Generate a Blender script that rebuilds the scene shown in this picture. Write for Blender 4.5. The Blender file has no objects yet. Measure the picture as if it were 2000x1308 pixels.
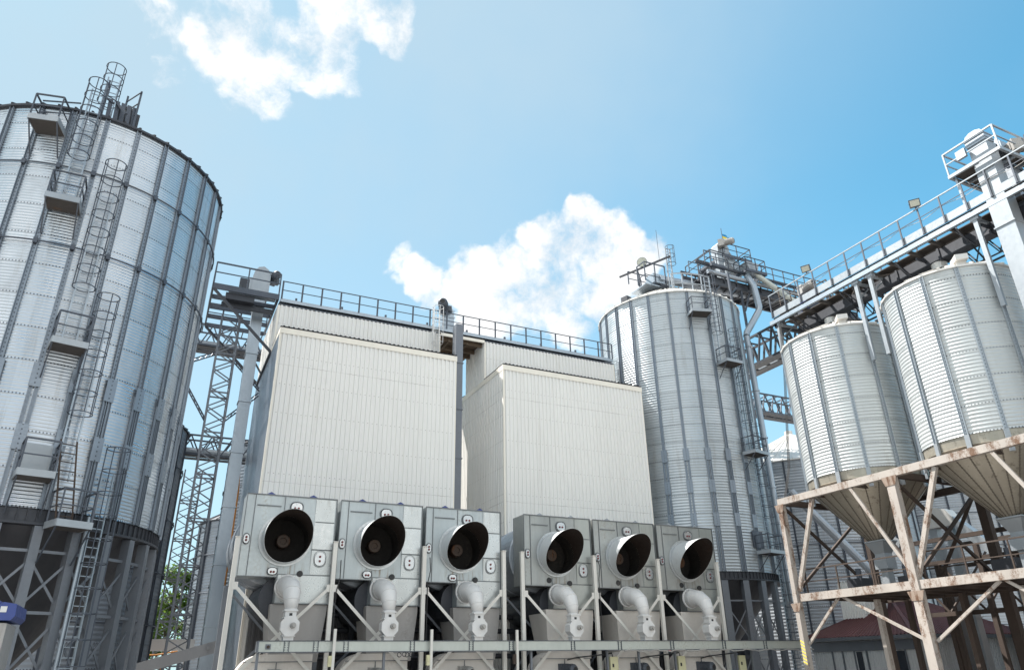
import bpy, math, random
import numpy as np
from mathutils import Vector, Matrix
random.seed(7)
PI = math.pi
R_ = math.radians
scene = bpy.context.scene
COL = scene.collection
ORG = {}


def smoothstep(t):
    return t * t * (3 - 2 * t)


# ------------------------------------------------------------------ mesh helpers
class MB:
    """collects boxes, bars, tubes and rings in world metres; build() links them as ONE mesh object"""

    def __init__(s):
        s.v = []
        s.f = []

    def add(s, vs, fs):
        b = len(s.v)
        s.v.extend([tuple(p) for p in vs])
        s.f.extend([tuple(i + b for i in f) for f in fs])
        return s

    def box(s, x0, x1, y0, y1, z0, z1):
        vs = [(x, y, z) for x in (x0, x1) for y in (y0, y1) for z in (z0, z1)]
        return s.add(vs, [(0, 1, 3, 2), (4, 6, 7, 5), (0, 4, 5, 1), (2, 3, 7, 6), (0, 2, 6, 4), (1, 5, 7, 3)])

    def bar(s, a, b, w, h=None, up=(0, 0, 1)):
        """rectangular bar from a to b; w sideways, h along 'up'"""
        h = w if h is None else h
        a, b = Vector(a), Vector(b)
        d = (b - a).normalized()
        up = Vector(up)
        if abs(d.dot(up)) > .98:
            up = Vector((0, 1, 0)) if abs(d.y) < .9 else Vector((1, 0, 0))
        sd = d.cross(up).normalized()
        u = sd.cross(d).normalized()
        vs = []
        for p in (a, b):
            for i, j in ((-1, -1), (1, -1), (1, 1), (-1, 1)):
                vs.append(p + sd * (i * w / 2) + u * (j * h / 2))
        return s.add(vs, [(3, 2, 1, 0), (4, 5, 6, 7), (0, 1, 5, 4), (1, 2, 6, 5), (2, 3, 7, 6), (3, 0, 4, 7)])

    def tube(s, pts, r, n=8, cap=True):
        pts = [Vector(p) for p in pts]
        rs = r if isinstance(r, (list, tuple)) else [r] * len(pts)
        vs, fs = [], []
        prev = None
        for i, p in enumerate(pts):
            d = (pts[min(i + 1, len(pts) - 1)] - pts[max(i - 1, 0)]).normalized()
            if prev is None:
                ref = Vector((0, 0, 1)) if abs(d.z) < .9 else Vector((1, 0, 0))
                u = d.cross(ref).normalized()
            else:
                u = (prev - d * prev.dot(d)).normalized()
            prev = u
            w = d.cross(u)
            for k in range(n):
                a = 2 * PI * k / n + PI / n
                vs.append(p + (u * math.cos(a) + w * math.sin(a)) * rs[i])
        for i in range(len(pts) - 1):
            for k in range(n):
                fs.append((i * n + k, i * n + (k + 1) % n, (i + 1) * n + (k + 1) % n, (i + 1) * n + k))
        if cap:
            fs.append(tuple(range(n - 1, -1, -1)))
            fs.append(tuple((len(pts) - 1) * n + k for k in range(n)))
        return s.add(vs, fs)

    def ring(s, c, R, r, u=(1, 0, 0), w=(0, 1, 0), n=24, m=4, a0=0., a1=2 * PI):
        """torus (or an arc of one) in the plane u,w"""
        c, u, w = Vector(c), Vector(u), Vector(w)
        nn = u.cross(w)
        full = abs(a1 - a0 - 2 * PI) < 1e-6
        cnt = n if full else n + 1
        vs, fs = [], []
        for i in range(cnt):
            a = a0 + (a1 - a0) * i / n
            d = u * math.cos(a) + w * math.sin(a)
            for k in range(m):
                b = 2 * PI * k / m + PI / m
                vs.append(c + d * (R + r * math.cos(b)) + nn * (r * math.sin(b)))
        for i in range(n):
            j = (i + 1) % cnt
            for k in range(m):
                fs.append((i * m + k, j * m + k, j * m + (k + 1) % m, i * m + (k + 1) % m))
        return s.add(vs, fs)

    def lathe(s, prof, c=(0, 0, 0), n=32, a0=0., a1=2 * PI, axis='z'):
        """prof: list of (radius, height)"""
        full = abs(a1 - a0 - 2 * PI) < 1e-6
        cnt = n if full else n + 1
        vs, fs = [], []
        for (r, h) in prof:
            for i in range(cnt):
                a = a0 + (a1 - a0) * i / n
                x, y = r * math.cos(a), r * math.sin(a)
                if axis == 'z':
                    p = (c[0] + x, c[1] + y, c[2] + h)
                elif axis == 'y':
                    p = (c[0] + x, c[1] + h, c[2] + y)
                else:
                    p = (c[0] + h, c[1] + x, c[2] + y)
                vs.append(p)
        for j in range(len(prof) - 1):
            for i in range(n):
                k = (i + 1) % cnt
                fs.append((j * cnt + i, j * cnt + k, (j + 1) * cnt + k, (j + 1) * cnt + i))
        return s.add(vs, fs)

    def prism(s, poly, off):
        """flat polygon (3-D points) extruded by the vector off"""
        n = len(poly)
        off = Vector(off)
        vs = [Vector(p) for p in poly] + [Vector(p) + off for p in poly]
        fs = [tuple(range(n - 1, -1, -1)), tuple(range(n, 2 * n))]
        for i in range(n):
            j = (i + 1) % n
            fs.append((i, j, n + j, n + i))
        return s.add(vs, fs)

    def corr(s, p0, p1, z0, z1, nrm, pitch=.26, d=.06):
        """vertical-ribbed trapezoidal sheet from p0 to p1 (xy), ribs stand out along nrm"""
        p0, p1, nrm = Vector((*p0, 0)), Vector((*p1, 0)), Vector((*nrm, 0))
        L = (p1 - p0).length
        t = (p1 - p0) / L
        n = max(1, round(L / pitch))
        pt = L / n
        prof = []
        for i in range(n):
            for q, e in ((0, 0), (.42, 0), (.5, 1), (.92, 1)):
                prof.append(((i + q) * pt, e * d))
        prof.append((L, 0))
        vs, fs = [], []
        for (a, e) in prof:
            b = p0 + t * a + nrm * e
            vs.append((b.x, b.y, z0))
            vs.append((b.x, b.y, z1))
        for i in range(len(prof) - 1):
            fs.append((2 * i, 2 * i + 2, 2 * i + 3, 2 * i + 1))
        return s.add(vs, fs)

    def rail(s, path, h=1.1, spacing=1.2, r=.03, mids=(.55,), toe=0, posts=True, ends=(1, 1)):
        path = [Vector(p) for p in path]
        up = Vector((0, 0, 1))
        for i in range(len(path) - 1):
            a, b = path[i], path[i + 1]
            s.bar(a + up * h, b + up * h, r * 2, r * 2)
            for m in mids:
                s.bar(a + up * m, b + up * m, r * 1.4, r * 1.4)
            if toe:
                s.bar(a + up * toe / 2, b + up * toe / 2, .015, toe)
            if posts:
                k = max(1, round((b - a).length / spacing))
                for j in range(k + 1):
                    if (i > 0 and j == 0) or (i == 0 and j == 0 and not ends[0]):
                        continue
                    if i == len(path) - 2 and j == k and not ends[1]:
                        continue
                    p = a.lerp(b, j / k)
                    s.bar(p, p + up * h, r * 1.9, r * 1.9)
        return s

    def build(s, name, mat, parent=None, at=None, smooth=False):
        o0 = Vector(ORG[parent.name]) if parent is not None else Vector(at if at is not None else (0, 0, 0))
        me = bpy.data.meshes.new(name)
        me.from_pydata([(x - o0.x, y - o0.y, z - o0.z) for x, y, z in s.v], [], s.f)
        if smooth:
            me.polygons.foreach_set('use_smooth', [True] * len(me.polygons))
        me.materials.append(mat)
        o = bpy.data.objects.new(name, me)
        COL.objects.link(o)
        if parent is not None:
            o.parent = parent
        else:
            o.location = o0
        ORG[o.name] = tuple(o0)
        return o


def link(name, me, parent, loc=(0, 0, 0), rotz=0.):
    o = bpy.data.objects.new(name, me)
    COL.objects.link(o)
    o.parent = parent
    o.location = loc
    o.rotation_euler.z = rotz
    ORG[o.name] = ORG[parent.name]
    return o


def tag(o, label, cat, group=None, kind=None):
    o['label'] = label
    o['category'] = cat
    if group:
        o['group'] = group
    if kind:
        o['kind'] = kind
    return o


def thing(name, label, cat, loc, group=None):
    o = bpy.data.objects.new(name, None)
    o.empty_display_size = .3
    COL.objects.link(o)
    o.location = loc
    ORG[o.name] = tuple(loc)
    return tag(o, label, cat, group)


def copy_tree(o, parent=None):
    c = o.copy()
    COL.objects.link(c)
    if parent is not None:
        c.parent = parent
    for ch in [x for x in KIDS.get(o.name, [])]:
        copy_tree(ch, c)
    return c


KIDS = {}


def index_kids():
    KIDS.clear()
    for o in scene.objects:
        if o.parent is not None:
            KIDS.setdefault(o.parent.name, []).append(o)


# ------------------------------------------------------------------ materials
def mat_new(name):
    m = bpy.data.materials.new(name)
    m.use_nodes = True
    nt = m.node_tree
    return m, nt, nt.nodes['Principled BSDF']


class NG:
    def __init__(s, nt):
        s.nt = nt

    def n(s, t, **kw):
        x = s.nt.nodes.new(t)
        for k, v in kw.items():
            setattr(x, k, v)
        return x

    def l(s, a, b):
        s.nt.links.new(a, b)

    def val(s, sock, v):
        if isinstance(v, (int, float, tuple, list)):
            sock.default_value = v
        else:
            s.l(v, sock)

    def m(s, op, a, b=None, c=None):
        x = s.n('ShaderNodeMath', operation=op)
        s.val(x.inputs[0], a)
        if b is not None:
            s.val(x.inputs[1], b)
        if c is not None:
            s.val(x.inputs[2], c)
        return x.outputs[0]

    def vm(s, op, a, b=None):
        x = s.n('ShaderNodeVectorMath', operation=op)
        s.val(x.inputs[0], a)
        if b is not None:
            s.val(x.inputs[1], b)
        return x.outputs['Value'] if op in ('DOT_PRODUCT', 'LENGTH') else x.outputs[0]

    def noise(s, vec, scale, detail=4, rough=.6, color=False):
        x = s.n('ShaderNodeTexNoise')
        if vec is not None:
            s.l(vec, x.inputs['Vector'])
        x.inputs['Scale'].default_value = scale
        x.inputs['Detail'].default_value = detail
        x.inputs['Roughness'].default_value = rough
        return x.outputs['Color'] if color else x.outputs[0]

    def ramp(s, v, a, b, lo=0., hi=1., smooth=True):
        x = s.n('ShaderNodeMapRange', interpolation_type='SMOOTHSTEP' if smooth else 'LINEAR')
        s.val(x.inputs[0], v)
        for i, q in enumerate((a, b, lo, hi)):
            x.inputs[i + 1].default_value = q
        return x.outputs[0]

    def mix(s, f, a, b, blend='MIX'):
        x = s.n('ShaderNodeMix', data_type='RGBA', blend_type=blend)
        s.val(x.inputs[0], f)
        for sock, v in ((x.inputs[6], a), (x.inputs[7], b)):
            if isinstance(v, tuple):
                sock.default_value = (*v[:3], 1)
            else:
                s.l(v, sock)
        return x.outputs[2]

    def xyz(s, v):
        x = s.n('ShaderNodeSeparateXYZ')
        s.l(v, x.inputs[0])
        return x.outputs

    def vec(s, x, y, z):
        c = s.n('ShaderNodeCombineXYZ')
        for i, v in enumerate((x, y, z)):
            s.val(c.inputs[i], v)
        return c.outputs[0]


def paint(name, base, rough=.5, metal=0., dirt=(.2, .17, .13), dirt_amt=.35, scale=.8, rust=None, rust_lo=.58,
          streak=.25, bump=.0, extra=None, var=.08, obj_random=False):
    """worn paint or metal: base colour with large soft variation, vertical dirt runs, optional rust patches"""
    m, nt, bs = mat_new(name)
    g = NG(nt)
    tc0 = g.n('ShaderNodeTexCoord').outputs['Object']
    rnd = g.n('ShaderNodeObjectInfo').outputs['Random']
    tc = g.vm('ADD', tc0, g.vec(g.m('MULTIPLY', rnd, 37.), g.m('MULTIPLY', rnd, 17.), g.m('MULTIPLY', rnd, 23.)))
    st = g.n('ShaderNodeMapping')
    g.l(tc, st.inputs['Vector'])
    st.inputs['Scale'].default_value = (1, 1, streak)
    big = g.noise(st.outputs[0], scale, 5, .62)
    fine = g.noise(tc, scale * 9, 4, .7)
    col = g.mix(g.ramp(big, .3, .72), tuple(c * (1 - var) for c in base), tuple(min(1, c * (1 + var)) for c in base))
    d = g.m('MULTIPLY', g.ramp(big, .5, .78), g.ramp(fine, .38, .7))
    col = g.mix(g.m('MULTIPLY', d, dirt_amt), col, dirt)
    rgh = g.ramp(fine, .2, .8, rough - .07, rough + .1)
    if rust is not None:
        rn = g.noise(st.outputs[0], scale * 1.7, 6, .72)
        f2 = g.noise(tc, scale * 20, 3, .7)
        rf = g.ramp(g.m('ADD', rn, g.m('MULTIPLY', g.m('SUBTRACT', f2, .5), .3)), rust_lo, rust_lo + .16)
        rc = g.mix(f2, rust, tuple(c * .45 for c in rust))
        col = g.mix(rf, col, rc)
        rgh = g.m('ADD', rgh, g.m('MULTIPLY', rf, .3))
        if metal:
            g.l(g.m('MULTIPLY', g.m('SUBTRACT', 1., rf), metal), bs.inputs['Metallic'])
    elif metal:
        bs.inputs['Metallic'].default_value = metal
    if extra:
        col = extra(g, tc0, col)
    g.l(col, bs.inputs['Base Color'])
    g.l(rgh, bs.inputs['Roughness'])
    if bump:
        bn = g.n('ShaderNodeBump')
        bn.inputs['Strength'].default_value = bump
        bn.inputs['Distance'].default_value = .02
        g.l(fine, bn.inputs['Height'])
        g.l(bn.outputs[0], bs.inputs['Normal'])
    return m


def silo_skin(name, nrib, phase_deg, rowh, base=(.60, .62, .63), rough=.42, metal=.75, stain=.35, z_off=0.):
    """galvanised corrugated sheets: each sheet its own tone, bolt rows along the laps, dirty vertical runs"""
    m, nt, bs = mat_new(name)
    g = NG(nt)
    tc = g.n('ShaderNodeTexCoord').outputs['Object']
    x, y, z = g.xyz(tc)
    ang = g.m('ARCTAN2', x, y)
    u = g.m('DIVIDE', g.m('SUBTRACT', ang, R_(phase_deg)), 2 * PI / nrib)
    row = g.m('DIVIDE', g.m('SUBTRACT', z, z_off), rowh)
    wn = g.n('ShaderNodeTexWhiteNoise', noise_dimensions='2D')
    g.l(g.vec(g.m('FLOOR', u), g.m('FLOOR', row), 0.), wn.inputs['Vector'])
    tone = wn.outputs['Value']
    st = g.n('ShaderNodeMapping')
    g.l(tc, st.inputs['Vector'])
    st.inputs['Scale'].default_value = (1, 1, .1)
    run = g.noise(st.outputs[0], 2.2, 5, .7)
    cloud = g.noise(tc, .55, 5, .65)
    col = g.mix(tone, tuple(c * .93 for c in base), tuple(min(1, c * 1.04) for c in base))
    col = g.mix(g.m('MULTIPLY', g.ramp(run, .5, .75), stain), col, (.22, .2, .17))
    col = g.mix(g.m('MULTIPLY', g.ramp(cloud, .52, .75), stain * .6), col, (.33, .33, .33))
    fr = g.m('FRACT', row)
    lap = g.m('LESS_THAN', fr, .055 / rowh)
    dots = g.m('LESS_THAN', g.m('FRACT', g.m('MULTIPLY', u, 11.)), .42)
    col = g.mix(g.m('MULTIPLY', g.m('MULTIPLY', lap, dots), .8), col, (.05, .05, .06))
    seam = g.m('LESS_THAN', g.m('FRACT', g.m('ADD', row, .02)), .02)
    col = g.mix(g.m('MULTIPLY', seam, .35), col, (.1, .1, .11))
    g.l(col, bs.inputs['Base Color'])
    wn2 = g.n('ShaderNodeTexWhiteNoise', noise_dimensions='2D')
    g.l(g.vec(g.m('FLOOR', row), g.m('FLOOR', u), 0.), wn2.inputs['Vector'])
    g.l(g.m('ADD', g.ramp(cloud, .3, .7, rough - .06, rough + .1), g.m('MULTIPLY', wn2.outputs['Value'], .08)), bs.inputs['Roughness'])
    bs.inputs['Metallic'].default_value = metal
    # slight buckling of the thin sheets
    sb = g.n('ShaderNodeMapping')
    g.l(tc, sb.inputs['Vector'])
    sb.inputs['Scale'].default_value = (1, 1, .45)
    bn = g.n('ShaderNodeBump')
    bn.inputs['Strength'].default_value = .55
    bn.inputs['Distance'].default_value = .05
    g.l(g.noise(sb.outputs[0], 1.6, 2, .5), bn.inputs['Height'])
    g.l(bn.outputs[0], bs.inputs['Normal'])
    return m


def bolts_extra(g, tc, col):
    """two columns of bolt heads down a stiffener"""
    x, y, z = g.xyz(tc)
    a = g.m('LESS_THAN', g.m('ABSOLUTE', x), .022)
    b = g.m('LESS_THAN', g.m('FRACT', g.m('DIVIDE', z, .16)), .33)
    return g.mix(g.m('MULTIPLY', g.m('MULTIPLY', a, b), .75), col, (.03, .035, .045))


def screws_extra(g, tc, col):
    """cladding: rows of screw heads and two sheet laps"""
    x, y, z = g.xyz(tc)
    w = g.m('ADD', x, y)
    fr = g.m('FRACT', g.m('DIVIDE', z, 1.62))
    line = g.m('LESS_THAN', fr, .022)
    dot = g.m('LESS_THAN', g.m('FRACT', g.m('DIVIDE', w, .26)), .2)
    col = g.mix(g.m('MULTIPLY', g.m('MULTIPLY', line, dot), .55), col, (.12, .1, .08))
    lap = g.m('LESS_THAN', g.m('FRACT', g.m('DIVIDE', g.m('ADD', z, 1.9), 6.4)), .0035)
    nz = g.noise(tc, .35, 3, .6)
    mp = g.n('ShaderNodeMapping')
    g.l(tc, mp.inputs['Vector'])
    mp.inputs['Scale'].default_value = (2.2, 2.2, .07)
    stn = g.noise(mp.outputs[0], 1.6, 5, .7)
    col = g.mix(g.m('MULTIPLY', g.ramp(stn, .52, .8), .30), col, (.42, .37, .30))
    sm = g.noise(tc, 7., 3, .6)
    col = g.mix(g.m('MULTIPLY', g.ramp(sm, .70, .78), .35), col, (.3, .25, .2))
    return g.mix(g.m('MULTIPLY', lap, g.ramp(nz, .4, .6, .15, .6)), col, (.15, .12, .1))


def fan_extra(g, tc, col):
    """rusty drips below the fan inlet and grime along the lower edges of a fan casing"""
    x, y, z = g.xyz(tc)
    mp = g.n('ShaderNodeMapping')
    g.l(tc, mp.inputs['Vector'])
    mp.inputs['Scale'].default_value = (1, 1, .12)
    rnd = g.n('ShaderNodeObjectInfo').outputs['Random']
    v = g.vm('ADD', mp.outputs[0], g.vec(g.m('MULTIPLY', rnd, 31.), 0., 0.))
    n = g.noise(v, 5.5, 4, .7)
    near = g.ramp(g.m('ABSOLUTE', g.m('SUBTRACT', x, 1.85)), 1.25, .5, 0, 1)
    band = g.m('MULTIPLY', g.ramp(z, 6.55, 6.25, 0, 1), g.ramp(z, 4.9, 6.2, 0, 1))
    col = g.mix(g.m('MULTIPLY', g.m('MULTIPLY', near, band), g.ramp(n, .46, .68, 0, .75)), col, (.17, .12, .07))
    top = g.m('MULTIPLY', g.ramp(z, 8.3, 9.25, 0, 1), g.ramp(n, .5, .75, 0, .5))
    return g.mix(top, col, (.2, .19, .17))


def cone_extra(g, tc, col):
    """lapped plates of a hopper cone, each with its own tone"""
    x, y, z = g.xyz(tc)
    u = g.m('FLOOR', g.m('DIVIDE', g.m('ARCTAN2', x, y), 2 * PI / 26))
    wn = g.n('ShaderNodeTexWhiteNoise', noise_dimensions='1D')
    g.l(u, wn.inputs['W'])
    col = g.mix(g.ramp(wn.outputs['Value'], 0, 1, 0, .4), col, (.16, .145, .125))
    return g.mix(g.ramp(g.noise(tc, 3.2, 6, .7), .56, .66, 0, .5), col, (.10, .085, .07))


M = {}
M['cream'] = paint('cream_cladding', (.80, .788, .762), .5, dirt=(.38, .34, .29), dirt_amt=.2, scale=.35, streak=.12, var=.03, extra=screws_extra)
M['flash'] = paint('cream_flashing', (.84, .79, .70), .5, dirt=(.35, .3, .22), dirt_amt=.3, scale=1., var=.05)
M['galv'] = paint('galvanised_steel', (.36, .41, .46), .4, .7, dirt=(.2, .19, .18), dirt_amt=.5, scale=1.3)
M['stiff'] = paint('galvanised_stiffener', (.23, .265, .31), .42, .55, dirt=(.12, .12, .13), dirt_amt=.5, scale=1., extra=bolts_extra)
M['bright'] = paint('bright_zinc', (.52, .54, .55), .34, .7, dirt=(.25, .2, .15), dirt_amt=.5)
M['rustplate'] = paint('rusty_gusset', (.27, .21, .17), .65, 0, dirt=(.15, .09, .06), dirt_amt=.7, scale=2.5, rust=(.16, .085, .05), rust_lo=.45, bump=.3)
M['stifflight'] = paint('pale_galvanised_stiffener', (.36, .40, .44), .4, .5, dirt=(.12, .12, .13), dirt_amt=.5, scale=1., extra=bolts_extra)
M['sideshade'] = paint('bluish_side_shade', (.27, .31, .36), .35, .6, dirt=(.15, .15, .15), dirt_amt=.3, scale=.4, streak=.1)  # blue-grey base stands in for shade on the left tower's side wall
M['panel'] = paint('pale_zinc_panel', (.52, .545, .55), .3, .55, dirt=(.26, .21, .14), dirt_amt=.3, scale=.8, streak=.25, var=.1, extra=fan_extra)
M['seam'] = paint('cone_seam', (.15, .13, .105), .55, .3)
M['rail'] = paint('dull_galvanised_rail', (.08, .092, .115), .5, .45, dirt=(.1, .1, .1), dirt_amt=.5, scale=1.5)
M['pale'] = paint('pale_galvanised', (.33, .36, .39), .42, .45, dirt=(.3, .28, .25), dirt_amt=.5, scale=.9)
M['legs'] = paint('weathered_leg_steel', (.17, .185, .21), .5, .5, dirt=(.14, .13, .13), dirt_amt=.6, scale=1.2)
M['darkmetal'] = paint('dark_steel', (.05, .054, .065), .5, .4, dirt=(.05, .045, .04), dirt_amt=.5)
M['hopper'] = paint('dark_hopper_steel', (.11, .11, .12), .55, .5, dirt=(.22, .2, .19), dirt_amt=.5, scale=.5)
M['soffit'] = paint('brown_grating', (.075, .066, .06), .7, .2, dirt=(.06, .05, .04), dirt_amt=.6, rust=(.2, .1, .05), rust_lo=.6)
M['fan'] = paint('zinc_fan_casing', (.40, .44, .455), .38, .5, dirt=(.24, .2, .13), dirt_amt=.65, scale=.9, streak=.22, var=.12, extra=fan_extra)
M['fan_dark'] = paint('weathered_zinc_casing', (.335, .35, .345), .4, .5, dirt=(.2, .17, .11), dirt_amt=.7, scale=.9, streak=.22, var=.14, extra=fan_extra)
M['panel_dark'] = paint('weathered_zinc_panel', (.38, .40, .385), .33, .55, dirt=(.2, .17, .11), dirt_amt=.4, scale=.8, streak=.25, var=.12, extra=fan_extra)
M['fanline'] = paint('fan_casing_edge', (.17, .18, .19), .5, .5)
M['duct'] = paint('dull_zinc_duct', (.34, .37, .41), .42, .7, dirt=(.15, .14, .13), dirt_amt=.4, scale=.6)
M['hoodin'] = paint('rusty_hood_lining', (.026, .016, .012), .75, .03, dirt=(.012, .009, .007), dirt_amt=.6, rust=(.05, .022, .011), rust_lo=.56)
M['throat'] = paint('black_throat', (.010, .008, .007), .8)  # near-black for the deep end of the fan inlet
M['hood'] = paint('zinc_hood', (.60, .62, .63), .42, .4, dirt=(.3, .25, .2), dirt_amt=.4, scale=1.)
M['hub'] = paint('brown_fan_hub', (.06, .04, .03), .6, .1, rust=(.16, .07, .03), rust_lo=.5)
M['white'] = paint('white_paint', (.66, .655, .65), .45, 0, dirt=(.4, .33, .26), dirt_amt=.5, scale=1.6, rust=(.28, .13, .06), rust_lo=.7)
M['post'] = paint('off_white_post_paint', (.66, .64, .60), .5, .1, dirt=(.3, .27, .24), dirt_amt=.5, scale=1.2)
M['hopperpaint'] = paint('grey_hopper_paint', (.34, .325, .315), .5, .1, dirt=(.16, .14, .12), dirt_amt=.6, scale=.8, streak=.2, var=.1)
M['beige'] = paint('beige_casing_paint', (.62, .58, .54), .5, 0, dirt=(.3, .25, .2), dirt_amt=.45, scale=.9, streak=.2)
M['trough'] = paint('grey_green_trough', (.47, .50, .47), .45, .4, dirt=(.2, .18, .13), dirt_amt=.6, scale=1.2, rust=(.25, .14, .07), rust_lo=.72)
M['red'] = paint('red_knob', (.16, .02, .02), .4)
M['black'] = paint('black_rubber', (.02, .02, .022), .55)
M['motor'] = paint('grey_motor_paint', (.09, .10, .12), .5, .3)
M['lightmotor'] = paint('light_grey_motor', (.36, .35, .335), .5, .2, dirt=(.2, .15, .1), dirt_amt=.5)
M['window'] = paint('chrome_window_rim', (.52, .54, .56), .28, .8)
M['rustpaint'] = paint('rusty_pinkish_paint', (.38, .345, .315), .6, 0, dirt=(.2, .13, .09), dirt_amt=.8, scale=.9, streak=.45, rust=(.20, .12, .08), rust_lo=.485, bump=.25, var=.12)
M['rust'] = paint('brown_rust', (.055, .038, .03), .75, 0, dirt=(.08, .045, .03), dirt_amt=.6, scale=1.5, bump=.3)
M['cone'] = paint('dusty_hopper_cone', (.43, .395, .33), .38, .55, dirt=(.14, .12, .09), dirt_amt=.7, scale=.9, streak=.6, var=.12, extra=cone_extra)
M['eave'] = paint('pale_roof_sheet', (.68, .66, .63), .45, .4, dirt=(.3, .27, .23), dirt_amt=.4)
M['redroof'] = paint('red_oxide_roof', (.115, .04, .04), .6, 0, dirt=(.07, .03, .03), dirt_amt=.5, scale=.6)
M['whitewall'] = paint('white_shed_cladding', (.5, .51, .52), .5, 0, dirt=(.25, .2, .16), dirt_amt=.6, scale=.8, streak=.15)
M['glassdark'] = paint('dark_window_glass', (.03, .035, .045), .12)
M['concrete'] = paint('grey_concrete', (.28, .28, .29), .85, 0, dirt=(.1, .1, .1), dirt_amt=.6, bump=.4)
M['orange'] = paint('orange_gas_pipe', (.60, .24, .04), .45)
M['yellowbox'] = paint('pale_yellow_box', (.60, .57, .36), .5)
M['blue'] = paint('blue_plastic', (.03, .055, .22), .4)
M['lens'] = paint('floodlight_glass', (.50, .50, .42), .25, .0)
M['wood'] = paint('brown_timber', (.13, .095, .065), .8, 0, dirt=(.05, .035, .025), dirt_amt=.6)
M['flagblue'] = paint('flag_blue', (.03, .25, .5), .8)
M['flagyellow'] = paint('flag_yellow', (.75, .6, .08), .8)
M['shadeclad'] = paint('shade_dark_cladding', (.10, .10, .105), .6, .1, dirt=(.04, .035, .03), dirt_amt=.6, streak=.15)  # dark tone stands in for the shade below the fan casings
M['brownclad'] = paint('brown_cladding', (.13, .09, .065), .65, 0, dirt=(.05, .035, .03), dirt_amt=.6, streak=.12, rust=(.15, .07, .035), rust_lo=.6)
M['bark'] = paint('tree_bark', (.10, .08, .06), .9, 0, bump=.4)
# ------------------------------------------------------------------ round structures
def nd(a):
    return Vector((math.sin(R_(a)), math.cos(R_(a)), 0))


def td(a):
    return Vector((math.cos(R_(a)), -math.sin(R_(a)), 0))


def fbox(mb, o, t, n, x0, x1, y0, y1, z0, z1):
    o, t, n = Vector(o), Vector(t), Vector(n)
    vs = [o + t * x + n * y + Vector((0, 0, z)) for x in (x0, x1) for y in (y0, y1) for z in (z0, z1)]
    return mb.add(vs, [(0, 1, 3, 2), (4, 6, 7, 5), (0, 4, 5, 1), (2, 3, 7, 6), (0, 2, 6, 4), (1, 5, 7, 3)])


def corrugated_mesh(name, R, h, nseg, pitch=.12, amp=.0115, mat=None):
    nz = int(h / pitch * 6) + 1
    z = np.linspace(0, h, nz)
    r = R + amp * np.cos(2 * np.pi * z / pitch)
    a = np.linspace(0, 2 * np.pi, nseg, endpoint=False)
    v = np.empty((nz, nseg, 3))
    v[:, :, 0] = r[:, None] * np.sin(a)[None]
    v[:, :, 1] = r[:, None] * np.cos(a)[None]
    v[:, :, 2] = z[:, None]
    i = np.arange(nz - 1)[:, None] * nseg
    k = np.arange(nseg)[None]
    k2 = (k + 1) % nseg
    q = np.stack([i + k2, i + k, i + nseg + k, i + nseg + k2], -1).reshape(-1, 4)
    me = bpy.data.meshes.new(name)
    me.vertices.add(nz * nseg)
    me.vertices.foreach_set('co', v.ravel())
    nq = len(q)
    me.loops.add(nq * 4)
    me.loops.foreach_set('vertex_index', q.ravel().astype(np.int32))
    me.polygons.add(nq)
    me.polygons.foreach_set('loop_start', np.arange(nq, dtype=np.int32) * 4)
    me.polygons.foreach_set('loop_total', np.full(nq, 4, dtype=np.int32))
    me.update(calc_edges=True)
    me.polygons.foreach_set('use_smooth', [True] * nq)
    me.materials.append(mat)
    return me


def stiffener_mesh(name, h, plates=(), wide_below=None, w=.15, d=.07, mat=None):
    """open channel standing off the wall; lower part may be a pair of channels joined by splice plates"""
    mb = MB()

    def chan(x, z0, z1, w):
        mb.box(x - w / 2, x + w / 2, .012, .03, z0, z1)
        mb.box(x - w / 2, x - w / 2 + .022, .03, d, z0, z1)
        mb.box(x + w / 2 - .022, x + w / 2, .03, d, z0, z1)
    if wide_below:
        chan(0, wide_below, h, w)
        chan(-w * .55, 0, wide_below, w * .75)
        chan(w * .55, 0, wide_below, w * .75)
    else:
        chan(0, 0, h, w)
    for z in plates:
        mb.box(-w * 1.05, w * 1.05, d + .004, d + .02, z - .42, z + .42)
    me = bpy.data.meshes.new(name)
    me.from_pydata(mb.v, [], mb.f)
    me.materials.append(mat)
    return me


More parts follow.
